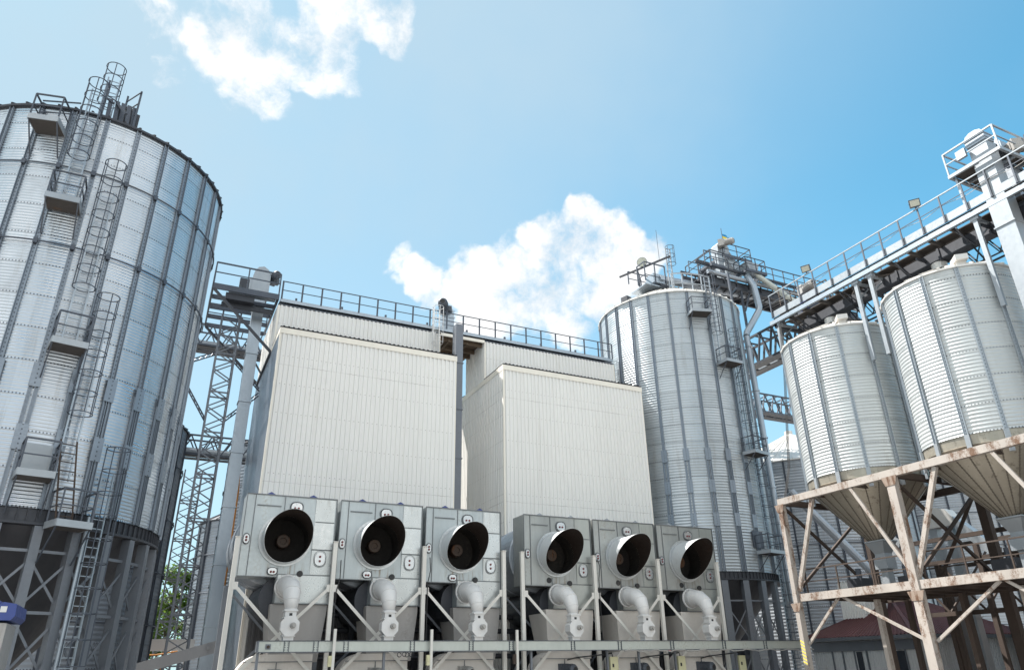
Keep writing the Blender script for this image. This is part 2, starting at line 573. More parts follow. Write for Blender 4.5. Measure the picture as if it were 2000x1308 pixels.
def silo(name, label, c, R, z0, z1, nrib, phase, skin, roofmat, slope=30, plates=(), wide=None, face=None, span=115,
         rings=(), group=None, nseg=116, pitch=.12, over=.13, sw=.15, stiff='stiff', fine=True):
    root = thing(name, label, 'silo', (c[0], c[1], z0), group)
    h = z1 - z0
    if fine:
        link('wall', corrugated_mesh('wall', R, h, nseg, pitch=pitch, amp=pitch * .075, mat=skin), root)
    else:
        link('wall', corrugated_mesh('wall', R, h, 72, pitch=.24, amp=.012, mat=skin), root)
    sm = stiffener_mesh('stiffener', h - .03, plates, wide, w=sw, d=.09, mat=M[stiff])
    for k in range(nrib):
        a = phase + 360. / nrib * k
        if face is not None and abs((a - face + 180) % 360 - 180) > span:
            continue
        o = nd(a) * R
        link('stiffener', sm, root, o, -R_(a))
    # roof: cone of pressed sheets with standing ribs and a turned-down eave
    ap = (R + over) * math.tan(R_(slope))
    mb = MB()
    n = nrib * 2
    rc = .35
    for k in range(n):
        a0, a1 = phase + 360. / n * k, phase + 360. / n * (k + 1)
        e0, e1 = nd(a0) * (R + over), nd(a1) * (R + over)
        t0, t1 = nd(a0) * rc, nd(a1) * rc
        zt = z1 + ap * (1 - rc / (R + over))
        C0 = Vector((c[0], c[1], 0))
        vs = [C0 + e0 + Vector((0, 0, z1 - .02)), C0 + e1 + Vector((0, 0, z1 - .02)), C0 + e1 + Vector((0, 0, z1 + .07)), C0 + e0 + Vector((0, 0, z1 + .07)),
              C0 + t0 + Vector((0, 0, zt)), C0 + t1 + Vector((0, 0, zt)), C0 + nd(a0) * (R - .02) + Vector((0, 0, z1 - .03)), C0 + nd(a1) * (R - .02) + Vector((0, 0, z1 - .03))]
        mb.add(vs, [(1, 0, 3, 2), (2, 3, 4, 5), (0, 1, 7, 6)])
        p = C0 + nd(a0) * (R + over + .012) + Vector((0, 0, z1 + .075))
        q = C0 + nd(a0) * rc + Vector((0, 0, zt + .05))
        mb.bar(p, q, .07, .085)
    mb.lathe([(rc + .02, ap * .93), (rc + .02, ap + .25), (.02, ap + .3)], (c[0], c[1], z1), 16)
    mb.build('roof', roofmat, root)
    for zr in rings:
        b = MB()
        b.ring((c[0], c[1], zr), R + .13, .035, n=96, m=6)
        for k in range(nrib):
            a = phase + 360. / nrib * k
            fbox(b, (c[0], c[1], zr), td(a), nd(a), -.07, .07, R + .07, R + .16, -.1, .1)
        b.build('wind_ring', M['rail'], root)
    return root


def silo_base(root, c, R, ztop, zg, angles, lw, hop_z, all_legs, braces=((0, 0),), zmid=(), hopmat='hopper'):
    """ring beam, hopper cone, legs and X-braces under a raised silo"""
    b = MB()
    b.lathe([(R - .06, 0), (R - .06, -.42), (R + .05, -.42), (R + .05, -.5), (R - .3, -.5)], (c[0], c[1], ztop), 96)
    for k in range(120):
        a = k * 3.
        fbox(b, (c[0], c[1], ztop), td(a), nd(a), -.012, .012, R - .06, R + .0, -.42, -.02)
    b.build('ring_beam', M['darkmetal'], root)
    hc = MB()
    hc.lathe([(R - .32, ztop - .5), (.45, hop_z), (.45, hop_z - .6)], (c[0], c[1], 0), 64)
    hc.build('hopper', M[hopmat], root)
    for a in all_legs:
        l = MB()
        fbox(l, (c[0], c[1], 0), td(a), nd(a), -lw / 2, lw / 2, R - .02, R + .02, zg, ztop - .52)
        fbox(l, (c[0], c[1], 0), td(a), nd(a), -lw / 2, -lw / 2 + .03, R - .3, R - .02, zg, ztop - .52)
        fbox(l, (c[0], c[1], 0), td(a), nd(a), lw / 2 - .03, lw / 2, R - .3, R - .02, zg, ztop - .52)
        fbox(l, (c[0], c[1], 0), td(a), nd(a), -lw * .8, lw * .8, R - .4, R + .1, zg, zg + .04)
        l.build('leg', M['legs'], root)
    st = sorted(all_legs)
    for i in range(len(st) - 1):
        a0, a1 = st[i], st[i + 1]
        br = MB()

        def P(a, z, o=-.14):
            return Vector((c[0], c[1], z)) + nd(a) * (R + o)
        for z in zmid:
            br.bar(P(a0, z), P(a1, z), .07, .09)
        lv = [*zmid, zg + .3]
        for j in range(len(lv) - 1):
            zt, zb = lv[j] - .25, lv[j + 1] + .15
            br.bar(P(a0, zt, -.1), P(a1, zb, -.1), .03, .075)
            br.bar(P(a1, zt, -.19), P(a0, zb, -.19), .03, .075)
        br.build('cross_brace', M['legs'], root)


def platform(root, c, a, R, z, w, depth=.95, mat='pale', rails=True, h=1.05):
    o = Vector((c[0], c[1], z))
    t, n = td(a), nd(a)
    d = MB()
    fbox(d, o, t, n, -w / 2 - .012, w / 2 + .012, R + depth, R + depth + .03, -.13, .09)
    fbox(d, o, t, n, -w / 2 - .03, -w / 2, R + .06, R + depth, -.13, .09)
    fbox(d, o, t, n, w / 2, w / 2 + .03, R + .06, R + depth, -.13, .09)
    pl = d.build('platform', M[mat], root)
    d = MB()
    fbox(d, o, t, n, -w / 2 + .004, w / 2 - .004, R + .06, R + depth - .004, -.12, .0)
    d.build('floor', M['soffit'], pl)
    rl = MB()

    def P(x, y, zz):
        return o + t * x + n * y + Vector((0, 0, zz))
    e = w / 2 - .02
    rf = R + depth - .02
    rl.rail([P(-e, R + .1, 0), P(-e, rf, 0), P(e, rf, 0), P(e, R + .1, 0)], h=h, spacing=1.2, r=.026)
    rl.bar(P(-e, rf, -.1), P(-e, R + .06, -1.15), .04, .04)
    rl.bar(P(e, rf, -.1), P(e, R + .06, -1.15), .04, .04)
    r = MB()
    r.v, r.f = rl.v, rl.f
    q = r.build('handrail', M['rail'], pl)
    return pl


def ladder(root, c, a, R, z0, z1, cage0=None, cage1=None, wd=.44, mat='galv', so=.22):
    t, n = td(a), nd(a)
    o = Vector((c[0], c[1], 0))

    def P(x, y, z):
        return o + t * x + n * y + Vector((0, 0, z))
    b = MB()
    for s in (-1, 1):
        b.bar(P(s * wd / 2, R + so, z0), P(s * wd / 2, R + so, z1), .05, .06, up=n)
    k = int((z1 - z0) / .3)
    for i in range(k):
        z = z0 + .25 + i * .3
        b.bar(P(-wd / 2, R + so, z), P(wd / 2, R + so, z), .028, .028)
    z = z0 + .8
    while z < z1:
        for s in (-1, 1):
            b.bar(P(s * wd / 2, R + .02, z), P(s * wd / 2, R + so, z), .03, .04)
        z += 2.4
    ld = b.build('ladder', M[mat], root)
    if cage0 is not None:
        g = MB()
        rc = .37
        cc = R + so + rc * .85
        nh = max(2, round((cage1 - cage0) / .72))
        for i in range(nh + 1):
            z = cage0 + (cage1 - cage0) * i / nh
            g.ring(P(0, cc, z), rc, .019, u=t, w=n, n=20, m=4)
        for th in (-20, 35, 90, 145, 200):
            x, y = rc * math.cos(R_(th)), rc * math.sin(R_(th))
            g.bar(P(x, cc + y, cage0), P(x, cc + y, cage1), .034, .016, up=n)
        g.build('safety_cage', M['rail'], ld)
    return ld


# ================================================================== SETTING
g_ = MB()
g_.add([(-1500, -1500, 0), (1500, -1500, 0), (1500, 1500, 0), (-1500, 1500, 0)], [(0, 1, 2, 3)])
ground_m = paint('yard_concrete', (.24, .23, .22), .85, 0, dirt=(.08, .075, .07), dirt_amt=.6, scale=.15, streak=1)
gr = g_.build('ground', ground_m)
gr['kind'] = 'structure'

# ================================================================== BIG SILO ON THE LEFT
LC, LR, LZ0, LZ1 = (-5.15, 32.3), 5.25, 6.98, 22.2
skinL = silo_skin('silo_skin_large', 29, 148.4, 1.2, base=(.51, .555, .605), rough=.27, metal=.88, stain=.45)
bigsilo = silo('grain_silo', 'huge corrugated steel silo with caged ladders, tallest and widest, beside the cream towers',
               LC, LR, LZ0, LZ1, 29, 148.4, skinL, M['darkmetal'], slope=28,
               plates=(2.18, 4.32), wide=4.4, face=171, rings=(19.53, 16.24), nseg=145, sw=.165)
silo_base(bigsilo, LC, LR, LZ0, 0, None, .27, 1.2, [148.1 + 12.414 * k for k in range(-6, 7)], zmid=(5.72, 3.92, 2.0))
# access hatch of the lowest ring, platforms, ladders
b = MB()
fbox(b, (*LC, 0), td(167), nd(167), -.42, .42, LR + .02, LR + .09, 8.05, 9.0)
fbox(b, (*LC, 0), td(167), nd(167), -.36, .36, LR + .09, LR + .12, 8.11, 8.94)
b.build('access_hatch', M['pale'], bigsilo)
for a, z, w in ((-168.2, 20.98, .98), (179.4, 17.72, 1.05), (166.7, 12.34, 1.05), (166.6, 7.9, 1.0), (153.7, 6.5, 1.05)):
    platform(bigsilo, LC, a, LR, z, w, .95)
ladder(bigsilo, LC, 179.2, LR, 17.72, 23.3, 19.9, 23.4)
ladder(bigsilo, LC, 166.6, LR, 12.34, 18.9, 14.6, 19.95)
ladder(bigsilo, LC, 158.3, LR, 7.9, 13.5, 10.1, 14.5)
ladder(bigsilo, LC, 143.2, LR, 0.0, 8.4, 2.4, 9.2)
ladder(bigsilo, LC, 176., LR - 1.0, 22.7, 24.9, 23.4, 25.2)
# conduit beside the lowest ladder
b = MB()
b.tube([Vector((*LC, 0.)) + nd(146.2) * (LR + .2), Vector((*LC, 6.9)) + nd(146.2) * (LR + .2)], .06, 8)
b.build('conduit', M['galv'], bigsilo)
# what stands on its rim
b = MB()


def LP(a, r, z):
    return Vector((*LC, z)) + nd(a) * r


for a in (171, 168.5, 166, 163.5, 174):
    b.bar(LP(a, LR - .25, 22.25), LP(a + .6, LR - .35, 23.5), .16, .05, up=nd(a))
b.bar(LP(163.5, LR - .1, 22.3), LP(163.2, LR - .3, 24.4), .07, .07)
b.bar(LP(167.5, LR - 1.2, 22.6), LP(167.5, LR - 1.2, 24.6), .07, .07)
for zz in (23.1, 23.7, 24.3):
    b.bar(LP(163.4, LR - .2, zz), LP(167.5, LR - 1.2, zz), .04, .04)
b.bar(LP(177.5, LR - .3, 23.5), LP(173, LR - .3, 23.3), .07, .07)
b.bar(LP(172, LR - .3, 23.4), LP(167.5, LR + .1, 22.7), .09, .09)
b.bar(LP(177.5, LR - .6, 22.4), LP(177.5, LR - .6, 24.6), .06, .06)
b.build('rim_railing', M['rail'], bigsilo)
b = MB()
b.rail([LP(-164, LR + .5, 21.0), LP(-176, LR + .2, 21.4)], h=1.1, posts=False, r=.022)
b.build('rim_handrail', M['rail'], bigsilo)
b = MB()
fbox(b, (*LC, 0), td(166.5), nd(166.5), -.45, .35, LR - .95, LR - .35, 22.5, 23.25)
fbox(b, (*LC, 0), td(166.5), nd(166.5), -.3, .2, LR - .85, LR - .45, 23.25, 23.5)
b.build('roof_drive_box', M['darkmetal'], bigsilo)

# rusty ladder leaning between the two lowest platforms
b = MB()
p0, p1 = LP(155.5, LR + .55, 6.6), LP(160.0, LR + .75, 9.1)
sd = td(157) * .24
for s in (-1, 1):
    b.bar(p0 + sd * s, p1 + sd * s, .05, .07)
for i in range(9):
    q = p0.lerp(p1, (i + .5) / 9)
    b.bar(q - sd, q + sd, .03, .03)
o = b.build('ladder', M['rust'], None, at=p0)
tag(o, 'short dark rusty ladder leaning between two low platforms of the huge silo', 'ladder')

# ================================================================== SLENDER SILO BEHIND THE RIGHT-HAND FANS
MC, MR, MZ0, MZ1 = (34.42, 41.75), 5.48, 7.41, 27.2
skinM = silo_skin('silo_skin_tall', 24, -157.5, 1.2, base=(.47, .51, .54), rough=.38, metal=.68, stain=.35)
tall = silo('grain_silo', 'tall slender corrugated silo behind the cream tower, crowned by a conveyor gallery',
            MC, MR, MZ0, MZ1, 24, -157.5, skinM, M['eave'], slope=30, plates=(3.2, 5.35, 7.5), wide=7.6, face=-140, nseg=288, pitch=.19, sw=.19)
silo_base(tall, MC, MR, MZ0, 0, None, .42, 1.4, [-157.5 + 15 * k for k in range(-3, 6)] + [-142.5 + 15 * 5], zmid=(5.7, 3.2))
for a, z, w in ((-163, 25.2, 1.45), (178.5, 21.5, 1.45), (167, 15.1, 1.5), (167.5, 8.6, 1.6)):
    platform(tall, MC, a, MR, z, w, 1.05)
ladder(tall, MC, -174.5, MR, 21.5, 28.4, 23.7, 28.6)
ladder(tall, MC, 170, MR, 15.1, 23.3, 17.3, 24.3)
ladder(tall, MC, 162.5, MR, 8.6, 16.2, 10.9, 17.2)
ladder(tall, MC, 152.5, MR, 0.0, 9.6, 2.4, 10.6)
b = MB()
fbox(b, (*MC, 0), td(172), nd(172), -.5, .5, MR + .02, MR + .09, 8.9, 9.95)
b.build('access_hatch', M['rail'], tall)
b = MB()
fbox(b, (*MC, 0), td(-106), nd(-106), -.3, .3, MR - .65, MR - .1, 27.35, 27.85)
b.build('roof_vent', M['darkmetal'], tall)
# white guard rail round the eave
b = MB()
pts = [Vector((*MC, 27.6)) + nd(a) * (MR - .5) for a in (-148, -157, -166, -175, 176)]
b.rail(pts, h=1.45, spacing=.8, r=.035, mids=(.6,))
b.build('eave_rail', M['pale'], tall)

# ================================================================== TWO HOPPER BINS
K = 1.17
skinB = silo_skin('bin_skin', 13, -103.2, 1.2, base=(.52, .548, .555), rough=.40, metal=.52, stain=.22)
BINS = [((28.5 * K, 16.23 * K), 'hopper bin nearest on the right, standing by the tall grey elevator shaft'),
        ((28.5 * K, 22.11 * K), 'hopper bin at the far end of the rusty frame, under the end of the walkway')]
BR, BZ0, BZ1 = 2.97, 10.87, 18.58
bins = []
for c, lab in BINS:
    r = silo('hopper_bin', lab, c, BR, BZ0, BZ1, 13, -103.2, skinB, M['eave'], slope=26, face=-115, span=150, group='hopper bins on the rusty frame',
             nseg=390, pitch=.17, over=.1, sw=.17, stiff='stifflight')
    r['category'] = 'hopper bin'
    bins.append(r)
    b = MB()
    b.lathe([(BR - .03, 0), (BR - .05, -.42), (BR + .02, -.45), (BR - .1, -.52)], (c[0], c[1], BZ0), 78)
    b.build('bottom_ring', M['cone'], r)
    b = MB()
    zb = 7.6
    n = 26
    pr = [(BR - .1, BZ0 - .5), (.42, zb)]
    b.lathe(pr, (c[0], c[1], 0), 78)
    for k in range(n):
        a = k * 360 / n
        p = Vector((c[0], c[1], BZ0 - .5)) + nd(a) * (BR - .09)
        q = Vector((c[0], c[1], zb)) + nd(a) * .43
        pass
    b.build('hopper_cone', M['cone'], r, smooth=True)
    b = MB()
    for k in range(n):
        a = k * 360 / n
        p = Vector((c[0], c[1], BZ0 - .5)) + nd(a) * (BR - .09)
        q = Vector((c[0], c[1], zb)) + nd(a) * .43
        b.bar(p, q, .045, .02, up=nd(a) + Vector((0, 0, -.7)))
        for i in range(1, 26):
            w = p.lerp(q, i / 26)
            b.bar(w - td(a) * .035, w + td(a) * .035, .03, .035)
    b.build('cone_seams', M['seam'], r)
    b = MB()
    b.lathe([(.78, 7.72), (.78, 7.66), (.72, 7.62), (.4, 7.1), (.4, 6.9)], (c[0], c[1], 0), 4, a0=PI / 4, a1=2 * PI + PI / 4)
    b.box(c[0] - .36, c[0] + .36, c[1] - .36, c[1] + .36, 6.35, 6.92)
    b.box(c[0] - .2, c[0] + .2, c[1] - .2, c[1] + .2, 5.4, 6.35)
    b.build('outlet', M['pale'], r)
    for a in range(0, 360, 28):
        pass
    for k in range(13):
        b = MB()
        a = -103.2 + 360 / 13 * k
        fbox(b, (c[0], c[1], 0), td(a), nd(a), -.1, .1, BR - .02, BR + .09, BZ0 - .95, BZ0)
        b.build('support_foot', M['pale'], r)
    b = MB()
    a = -140
    fbox(b, (c[0], c[1], 0), td(a), nd(a), -.2, .2, 2.05, 2.5, 18.75, 19.1)
    fbox(b, (c[0], c[1], 0), td(a), nd(a), -.27, .27, 2.0, 2.75, 19.08, 19.34)
    b.build('roof_vent', M['eave'], r)
# ================================================================== CREAM DRYER TOWERS
def dryer(label):
    X0, X1, Y0, Y1 = 4.29, 14.67, 38.0, 47.3
    U0, U1 = 41.0, 44.3
    root = thing('dryer_tower', label, 'building', (X0, Y0, 0), 'cream clad dryer towers')
    b = MB()
    b.corr((X0, Y0), (X1, Y0), 0, 19.42, (0, -1))
    b.build('front_wall', M['cream'], root)
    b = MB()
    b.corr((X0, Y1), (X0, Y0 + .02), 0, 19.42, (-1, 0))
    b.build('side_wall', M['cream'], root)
    b = MB()
    b.corr((X1, Y0 + .02), (X1, Y1), 0, 19.42, (1, 0))
    b.corr((X1, Y1), (X0, Y1), 0, 19.42, (0, 1))
    b.build('back_wall', M['cream'], root)
    b = MB()
    b.corr((X0 + .02, U0), (X1 - .02, U0), 19.5, 22.3, (0, -1))
    b.build('upper_front_wall', M['cream'], root)
    b = MB()
    b.corr((X0 + .02, U1), (X0 + .02, U0), 19.5, 22.3, (-1, 0))
    b.corr((X1 - .02, U0), (X1 - .02, U1), 19.5, 22.3, (1, 0))
    b.corr((X1 - .02, U1), (X0 + .02, U1), 19.5, 22.3, (0, 1))
    b.build('upper_side_wall', M['cream'], root)
    b = MB()      # folded corners and eave fascia
    for x, s in ((X0, -1), (X1, 1)):
        b.box(x - .05, x + .05, Y0 - .055, Y0 - .042, 0, 19.2)
        b.box(x + s * .042, x + s * .055, Y0 - .05, Y0 + .1, 0, 19.2)
        b.box(x - .03 - s * .02, x + .06 - s * .02, U0 - .055, U0 - .042, 19.5, 22.28)
    b.box(X0 - .07, X1 + .07, Y0 - .09, Y0 - .057, 19.14, 19.47)
    b.box(X0 - .07, X0 - .057, Y0 - .057, Y1 - .02, 19.14, 19.47)
    b.box(X1 + .057, X1 + .07, Y0 - .057, Y1 - .02, 19.14, 19.47)
    b.build('fascia', M['flash'], root)
    b = MB()      # ribbed roof sheets, their ends show over the fascia
    n = 40
    pt = (X1 - X0 + .14) / n
    for y0, y1, z in ((Y0 - .13, U0 - .06, 19.53), (U1 + .06, Y1 + .1, 19.53)):
        vs, fs = [], []
        for i in range(n):
            for q, e in ((0, 0), (.45, 0), (.55, .045), (.9, .045)):
                x = X0 - .07 + (i + q) * pt
                vs += [(x, y0, z + e), (x, y1, z + e)]
        for i in range(len(vs) // 2 - 1):
            fs.append((2 * i, 2 * i + 2, 2 * i + 3, 2 * i + 1))
        b.add(vs, fs)
        b.box(X0 - .05, X1 + .05, y0 + .06, y1, z - .04, z - .004)
    b.build('roof', M['darkmetal'], root)
    b = MB()
    b.box(X0 - .02, X1 + .02, U0 - .06, U1 + .05, 22.31, 22.38)
    b.build('upper_roof', M['rail'], root)
    return root


d1 = dryer('cream corrugated dryer tower to the left of the gap, beside the truss mast')
index_kids()
d2 = copy_tree(d1)
d2.location.x += 13.6
b = MB()  # unseen rear storey, added to shade the right tower's side wall
b.corr((4.31, 47.28), (4.31, 44.36), 19.6, 22.3, (-1, 0))
b.corr((14.65, 44.36), (14.65, 47.28), 19.6, 22.3, (1, 0))
b.corr((14.65, 47.28), (4.31, 47.28), 19.6, 22.3, (0, 1))
b.box(4.27, 14.69, 44.36, 47.33, 22.305, 22.37)
b.build('rear_shade_block', M['cream'], d1)
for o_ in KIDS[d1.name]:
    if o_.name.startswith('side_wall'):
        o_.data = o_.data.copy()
        o_.data.materials[0] = M['sideshade']  # shade tone on the left tower only
d2['label'] = 'cream corrugated dryer tower to the right of the gap, beside the slender silo'

# ------------------------------------------------------------------ walkway and conveyor along the tower roofs
WX0, WX1, WY = 4.35, 28.2, 41.0
walk = thing('roof_walkway', 'grey railed walkway running along the roofs of both cream towers', 'walkway', (WX0, WY, 22.4))
b = MB()
b.box(WX0, WX1, WY - .12, WY - .04, 22.5, 22.72)
b.box(WX0, WX1, WY - .04, WY + .9, 22.66, 22.70)
b.box(WX0, WX1, WY + .9, WY + .96, 22.42, 22.74)
x = WX0 + .4
while x < WX1:
    b.box(x, x + .08, WY - .035, WY + .895, 22.5, 22.655)
    x += 1.2
b.build('deck', M['galv'], walk)
for nm, z, r in (('top_rail', 23.92, .05), ('mid_rail', 23.32, .04)):
    b = MB()
    b.bar((WX0, WY - .06, z), (WX1, WY - .06, z), r, r)
    b.build(nm, M['rail'], walk)
pm = MB()
pm.box(-.05, .05, -.02, .02, 0, 1.2)
pme = None
xs = [WX0 + .05 + i * (WX1 - WX0 - .1) / 20 for i in range(21)]
for i, x in enumerate(xs):
    if pme is None:
        pme = pm.build('post', M['rail'], walk)
        pme.data.transform(Matrix.Translation(Vector(ORG[walk.name])))
        pme.location = (x - WX0, -.14, .1 + .2)
        base = pme
    else:
        c_ = base.copy()
        COL.objects.link(c_)
        c_.parent = walk
        c_.location = (x - WX0, -.14, .3)
trough = MB()
trough.box(WX0 + .2, WX1 - .5, WY + 1.1, WY + 1.75, 22.72, 23.12)
trough.box(WX0 + .2, WX1 - .5, WY + 1.0, WY + 1.85, 23.12, 23.18)
x = WX0 + 1
while x < WX1 - 1:
    trough.box(x, x + .12, WY + .98, WY + 1.1, 22.75, 23.45)
    trough.box(x + .3, x + .34, WY + 1.04, WY + 1.1, 22.75, 23.12)
    x += 2.9
o = trough.build('chain_conveyor', M['rail'], None, at=(WX0, WY + 1.4, 22.4))
tag(o, 'long dark conveyor trough behind the railing on the cream tower roofs', 'conveyor')

# timber underside of the bridge over the gap
br = thing('gap_bridge', 'brown timber bridge spanning the gap between the two cream towers', 'bridge', (14.7, 41.0, 22.0))
b = MB()
for i in range(17):  # rear planks run on out of view to shade the right tower's wall
    b.box(14.72, 17.86, 41.05 + i * .36, 41.36 + i * .36, 22.3, 22.37)
b.build('planks', M['wood'], br)
b = MB()
b.box(14.72, 17.86, 40.88, 40.98, 22.16, 22.36)
b.build('edge_board', M['flash'], br)
b = MB()
for y in (41.3, 42.6, 43.5):
    b.box(14.7, 17.87, y, y + .12, 22.0, 22.28)
for x in (15.3, 16.6):
    b.box(x, x + .09, 41.0, 43.6, 21.86, 21.99)
b.build('joists', M['wood'], br)

# small white caged ladder on the left tower at the gap
lad = thing('caged_ladder', 'small white caged ladder at the gap between the cream towers', 'ladder', (14.35, 40.7, 19.5))


def flat_ladder(root, x, y, z0, z1, c0, c1, mat='white', w=.42, nrm=-1):
    b = MB()
    for s in (-1, 1):
        b.bar((x + s * w / 2, y, z0), (x + s * w / 2, y, z1), .05, .05)
    z = z0 + .25
    while z < z1:
        b.bar((x - w / 2, y, z), (x + w / 2, y, z), .028, .028)
        z += .3
    b.build('ladder', M[mat], root)
    g = MB()
    k = max(2, round((c1 - c0) / .7))
    for i in range(k + 1):
        z = c0 + (c1 - c0) * i / k
        g.ring((x, y + nrm * .3, z), .36, .018, n=18)
    for th in (90, 150, 210, 270, 330):
        px, py = x + .36 * math.cos(R_(th)), y + nrm * .3 + .36 * math.sin(R_(th))
        g.bar((px, py, c0), (px, py, c1), .03, .03)
    g.build('cage', M[mat], root)


flat_ladder(lad, 14.35, 40.85, 19.55, 24.0, 21.4, 24.0)
lad2 = thing('caged_ladder', 'thin caged ladder up the right end of the right-hand cream tower', 'ladder', (28.4, 41.8, 19.5))
flat_ladder(lad2, 28.55, 41.6, 15.0, 22.6, 17, 22.6, mat='pale')


# ------------------------------------------------------------------ bucket elevators with head drives
def casing(mb, x0, x1, y0, y1, z0, z1, step=3.05):
    mb.box(x0, x1, y0, y1, z0, z1)
    z = z0 + 1.2
    while z < z1:
        mb.box(x0 - .05, x1 + .05, y0 - .05, y1 + .05, z, z + .06)
        z += step


def geared_motor(root, p, s=1., matm='lightmotor', ax=(1, 0, 0)):
    """gearbox with a finned motor lying along ax"""
    p, ax = Vector(p), Vector(ax)
    m = MB()
    m.tube([p, p + ax * .62 * s], .24 * s, 14)
    for i in range(6):
        m.tube([p + ax * (.1 + i * .08) * s, p + ax * (.13 + i * .08) * s], .265 * s, 14)
    m.tube([p + ax * .62 * s, p + ax * .72 * s], [.25 * s, .17 * s], 14)
    mo = m.build('motor', M[matm], root)
    e = MB()
    e.tube([p + ax * .721 * s, p + ax * .73 * s], .13 * s, 12)
    e.build('fan_cover', M['black'], mo)
    g = MB()
    sd = ax.cross(Vector((0, 0, 1)))
    g.bar(p - ax * .42 * s, p, .5 * s, .55 * s)
    g.bar(p - ax * .3 * s + sd * .1, p - ax * .3 * s - sd * .45 * s, .3 * s, .3 * s)
    g.build('gearbox', M[matm], root)


elv = thing('bucket_elevator', 'tall grey elevator shaft left of the left-hand cream tower with a drive on top', 'elevator', (3.4, 42.9, 0))
b = MB()
casing(b, 2.98, 3.62, 42.5, 43.25, 0, 23.3)
b.build('leg_casing', M['galv'], elv)
b = MB()
prof = [(2.7, 23.3), (3.75, 23.3), (3.75, 24.9), (3.6, 25.3), (3.3, 25.5), (2.98, 25.4), (2.78, 25.1), (2.7, 24.7)]
b.prism([(x, 42.45, z) for x, z in prof], (0, .85, 0))
b.box(2.55, 2.72, 42.5, 43.2, 23.4, 24.6)
b.build('head', M['pale'], elv)
b = MB()
b.box(2.0, 2.55, 42.6, 43.1, 24.1, 24.5)
b.prism([(2.0, 42.6, 24.1), (2.55, 42.6, 24.1), (2.55, 42.6, 23.4)], (0, .5, 0))
b.build('inlet_hood', M['darkmetal'], elv)
geared_motor(elv, (3.95, 42.9, 25.0), 1.1, 'motor', (.22, -.97, 0))

plat = thing('service_platform', 'grey open service platform cantilevered from the left cream tower around the elevator head', 'platform', (2.4, 43.8, 22.8))
PX0, PX1, PY0, PY1 = .52, 4.28, 41.0, 46.8
b = MB()
b.box(PX0, PX1, PY0 - .05, PY0 + .05, 22.62, 22.98)
b.box(PX0 - .05, PX0 + .05, PY0 + .06, PY1, 22.66, 22.96)
b.box(PX1 - .1, PX1, PY0 + .06, PY1, 22.66, 22.96)
for i in range(1, 5):
    y = PY0 + (PY1 - PY0) * i / 4
    b.box(PX0 + .055, PX1 - .105, y - .06, y + .06, 22.66, 22.93)
b.build('frame', M['rail'], plat)
b = MB()
b.box(PX0 + .9, PX1 - .12, PY0 + .1, PY0 + 1.1, 22.94, 22.975)
b.box(PX0 + .06, 2.4, 41.1, 46.7, 22.98, 23.0) if False else None
b.build('floor_plate', M['galv'], plat)
b = MB()
b.rail([(PX1 - .05, PY0, 22.98), (PX0, PY0, 22.98), (PX0, PY1, 22.98), (PX1, PY1, 22.98)], h=1.4, spacing=1.95, r=.04, mids=(.75,))
b.build('handrail', M['rail'], plat)
b = MB()
for y in (PY0, PY1 - .1):
    b.bar((PX0 + .05, y, 22.62), (PX1 - .05, y, 19.15), .14, .14)
b.bar((PX1 - .07, PY0, 19.12), (PX1 - .07, PY1 - .1, 19.05), .16, .16)
b.bar((PX1 - .1, 44.6, 19.1), (3.0, 44.6, 20.9), .1, .1)
b.build('brace', M['darkmetal'], plat)
b = MB()
b.box(PX0 + .75, 2.9, 41.15, 42.2, 22.2, 22.6)
b.box(PX0 + .6, 4.1, 41.6, 41.75, 21.9, 22.19)
b.build('cable_tray', M['darkmetal'], plat)

elg = thing('bucket_elevator', 'dark elevator shaft in the gap between the cream towers with a rounded pale head', 'elevator', (15.1, 41.9, 0))
b = MB()
casing(b, 15.02, 15.5, 38.9, 39.5, 0, 22.2)
b.build('leg_casing', M['legs'], elg)
hd = MB()
pr = [(-.45, 22.9), (.5, 22.9), (.5, 24.3), (.4, 24.75), (.12, 25.05), (-.2, 25.05), (-.4, 24.8), (-.45, 24.4)]
hd.prism([(15.55 + x * .9, 41.9, z) for x, z in pr], (0, .8, 0))
for z in (23.5, 24.1, 24.6):
    hd.box(15.09, 16.06, 41.85, 41.89, z, z + .06)
hd.build('head', M['galv'], elg)
geared_motor(elg, (15.05, 41.5, 24.6), 1.25, 'motor', (-.4, -.9, 0))

# ------------------------------------------------------------------ lattice masts and conveyor bridges behind, left


def lattice_mast(name, label, x0, x1, y0, y1, z1, step, cat='mast', z0=0, group=None, mat='rail', w=.1):
    root = thing(name, label, cat, ((x0 + x1) / 2, (y0 + y1) / 2, z0), group)
    b = MB()
    for x in (x0, x1):
        for y in (y0, y1):
            b.bar((x, y, z0), (x, y, z1), w, w)
    b.build('chords', M[mat], root)
    b = MB()
    z = z0
    i = 0
    while z + step <= z1 + .01:
        for (xa, ya, xb, yb) in ((x0, y0, x1, y0), (x1, y0, x1, y1), (x1, y1, x0, y1), (x0, y1, x0, y0)):
            if i % 2:
                xa, ya, xb, yb = xb, yb, xa, ya
            b.bar((xa, ya, z), (xb, yb, z + step), w * .62, w * .62)
        if i % 4 == 0:
            for (xa, ya, xb, yb) in ((x0, y0, x1, y0), (x1, y0, x1, y1), (x0, y1, x1, y1), (x0, y0, x0, y1)):
                b.bar((xa, ya, z), (xb, yb, z), w * .8, w * .8)
        z += step
        i += 1
    b.build('lacing', M[mat], root)
    return root


lattice_mast('lattice_mast', 'tall grey lattice mast just left of the grey elevator shaft', 1.4, 2.45, 44.0, 45.05, 22.9, .62, w=.10, mat='legs')
lattice_mast('lattice_mast', 'shorter lattice mast farther back, seen between the huge silo and the taller mast', 1.05, 2.2, 56, 57.1, 15.4, .66, w=.09, mat='legs')


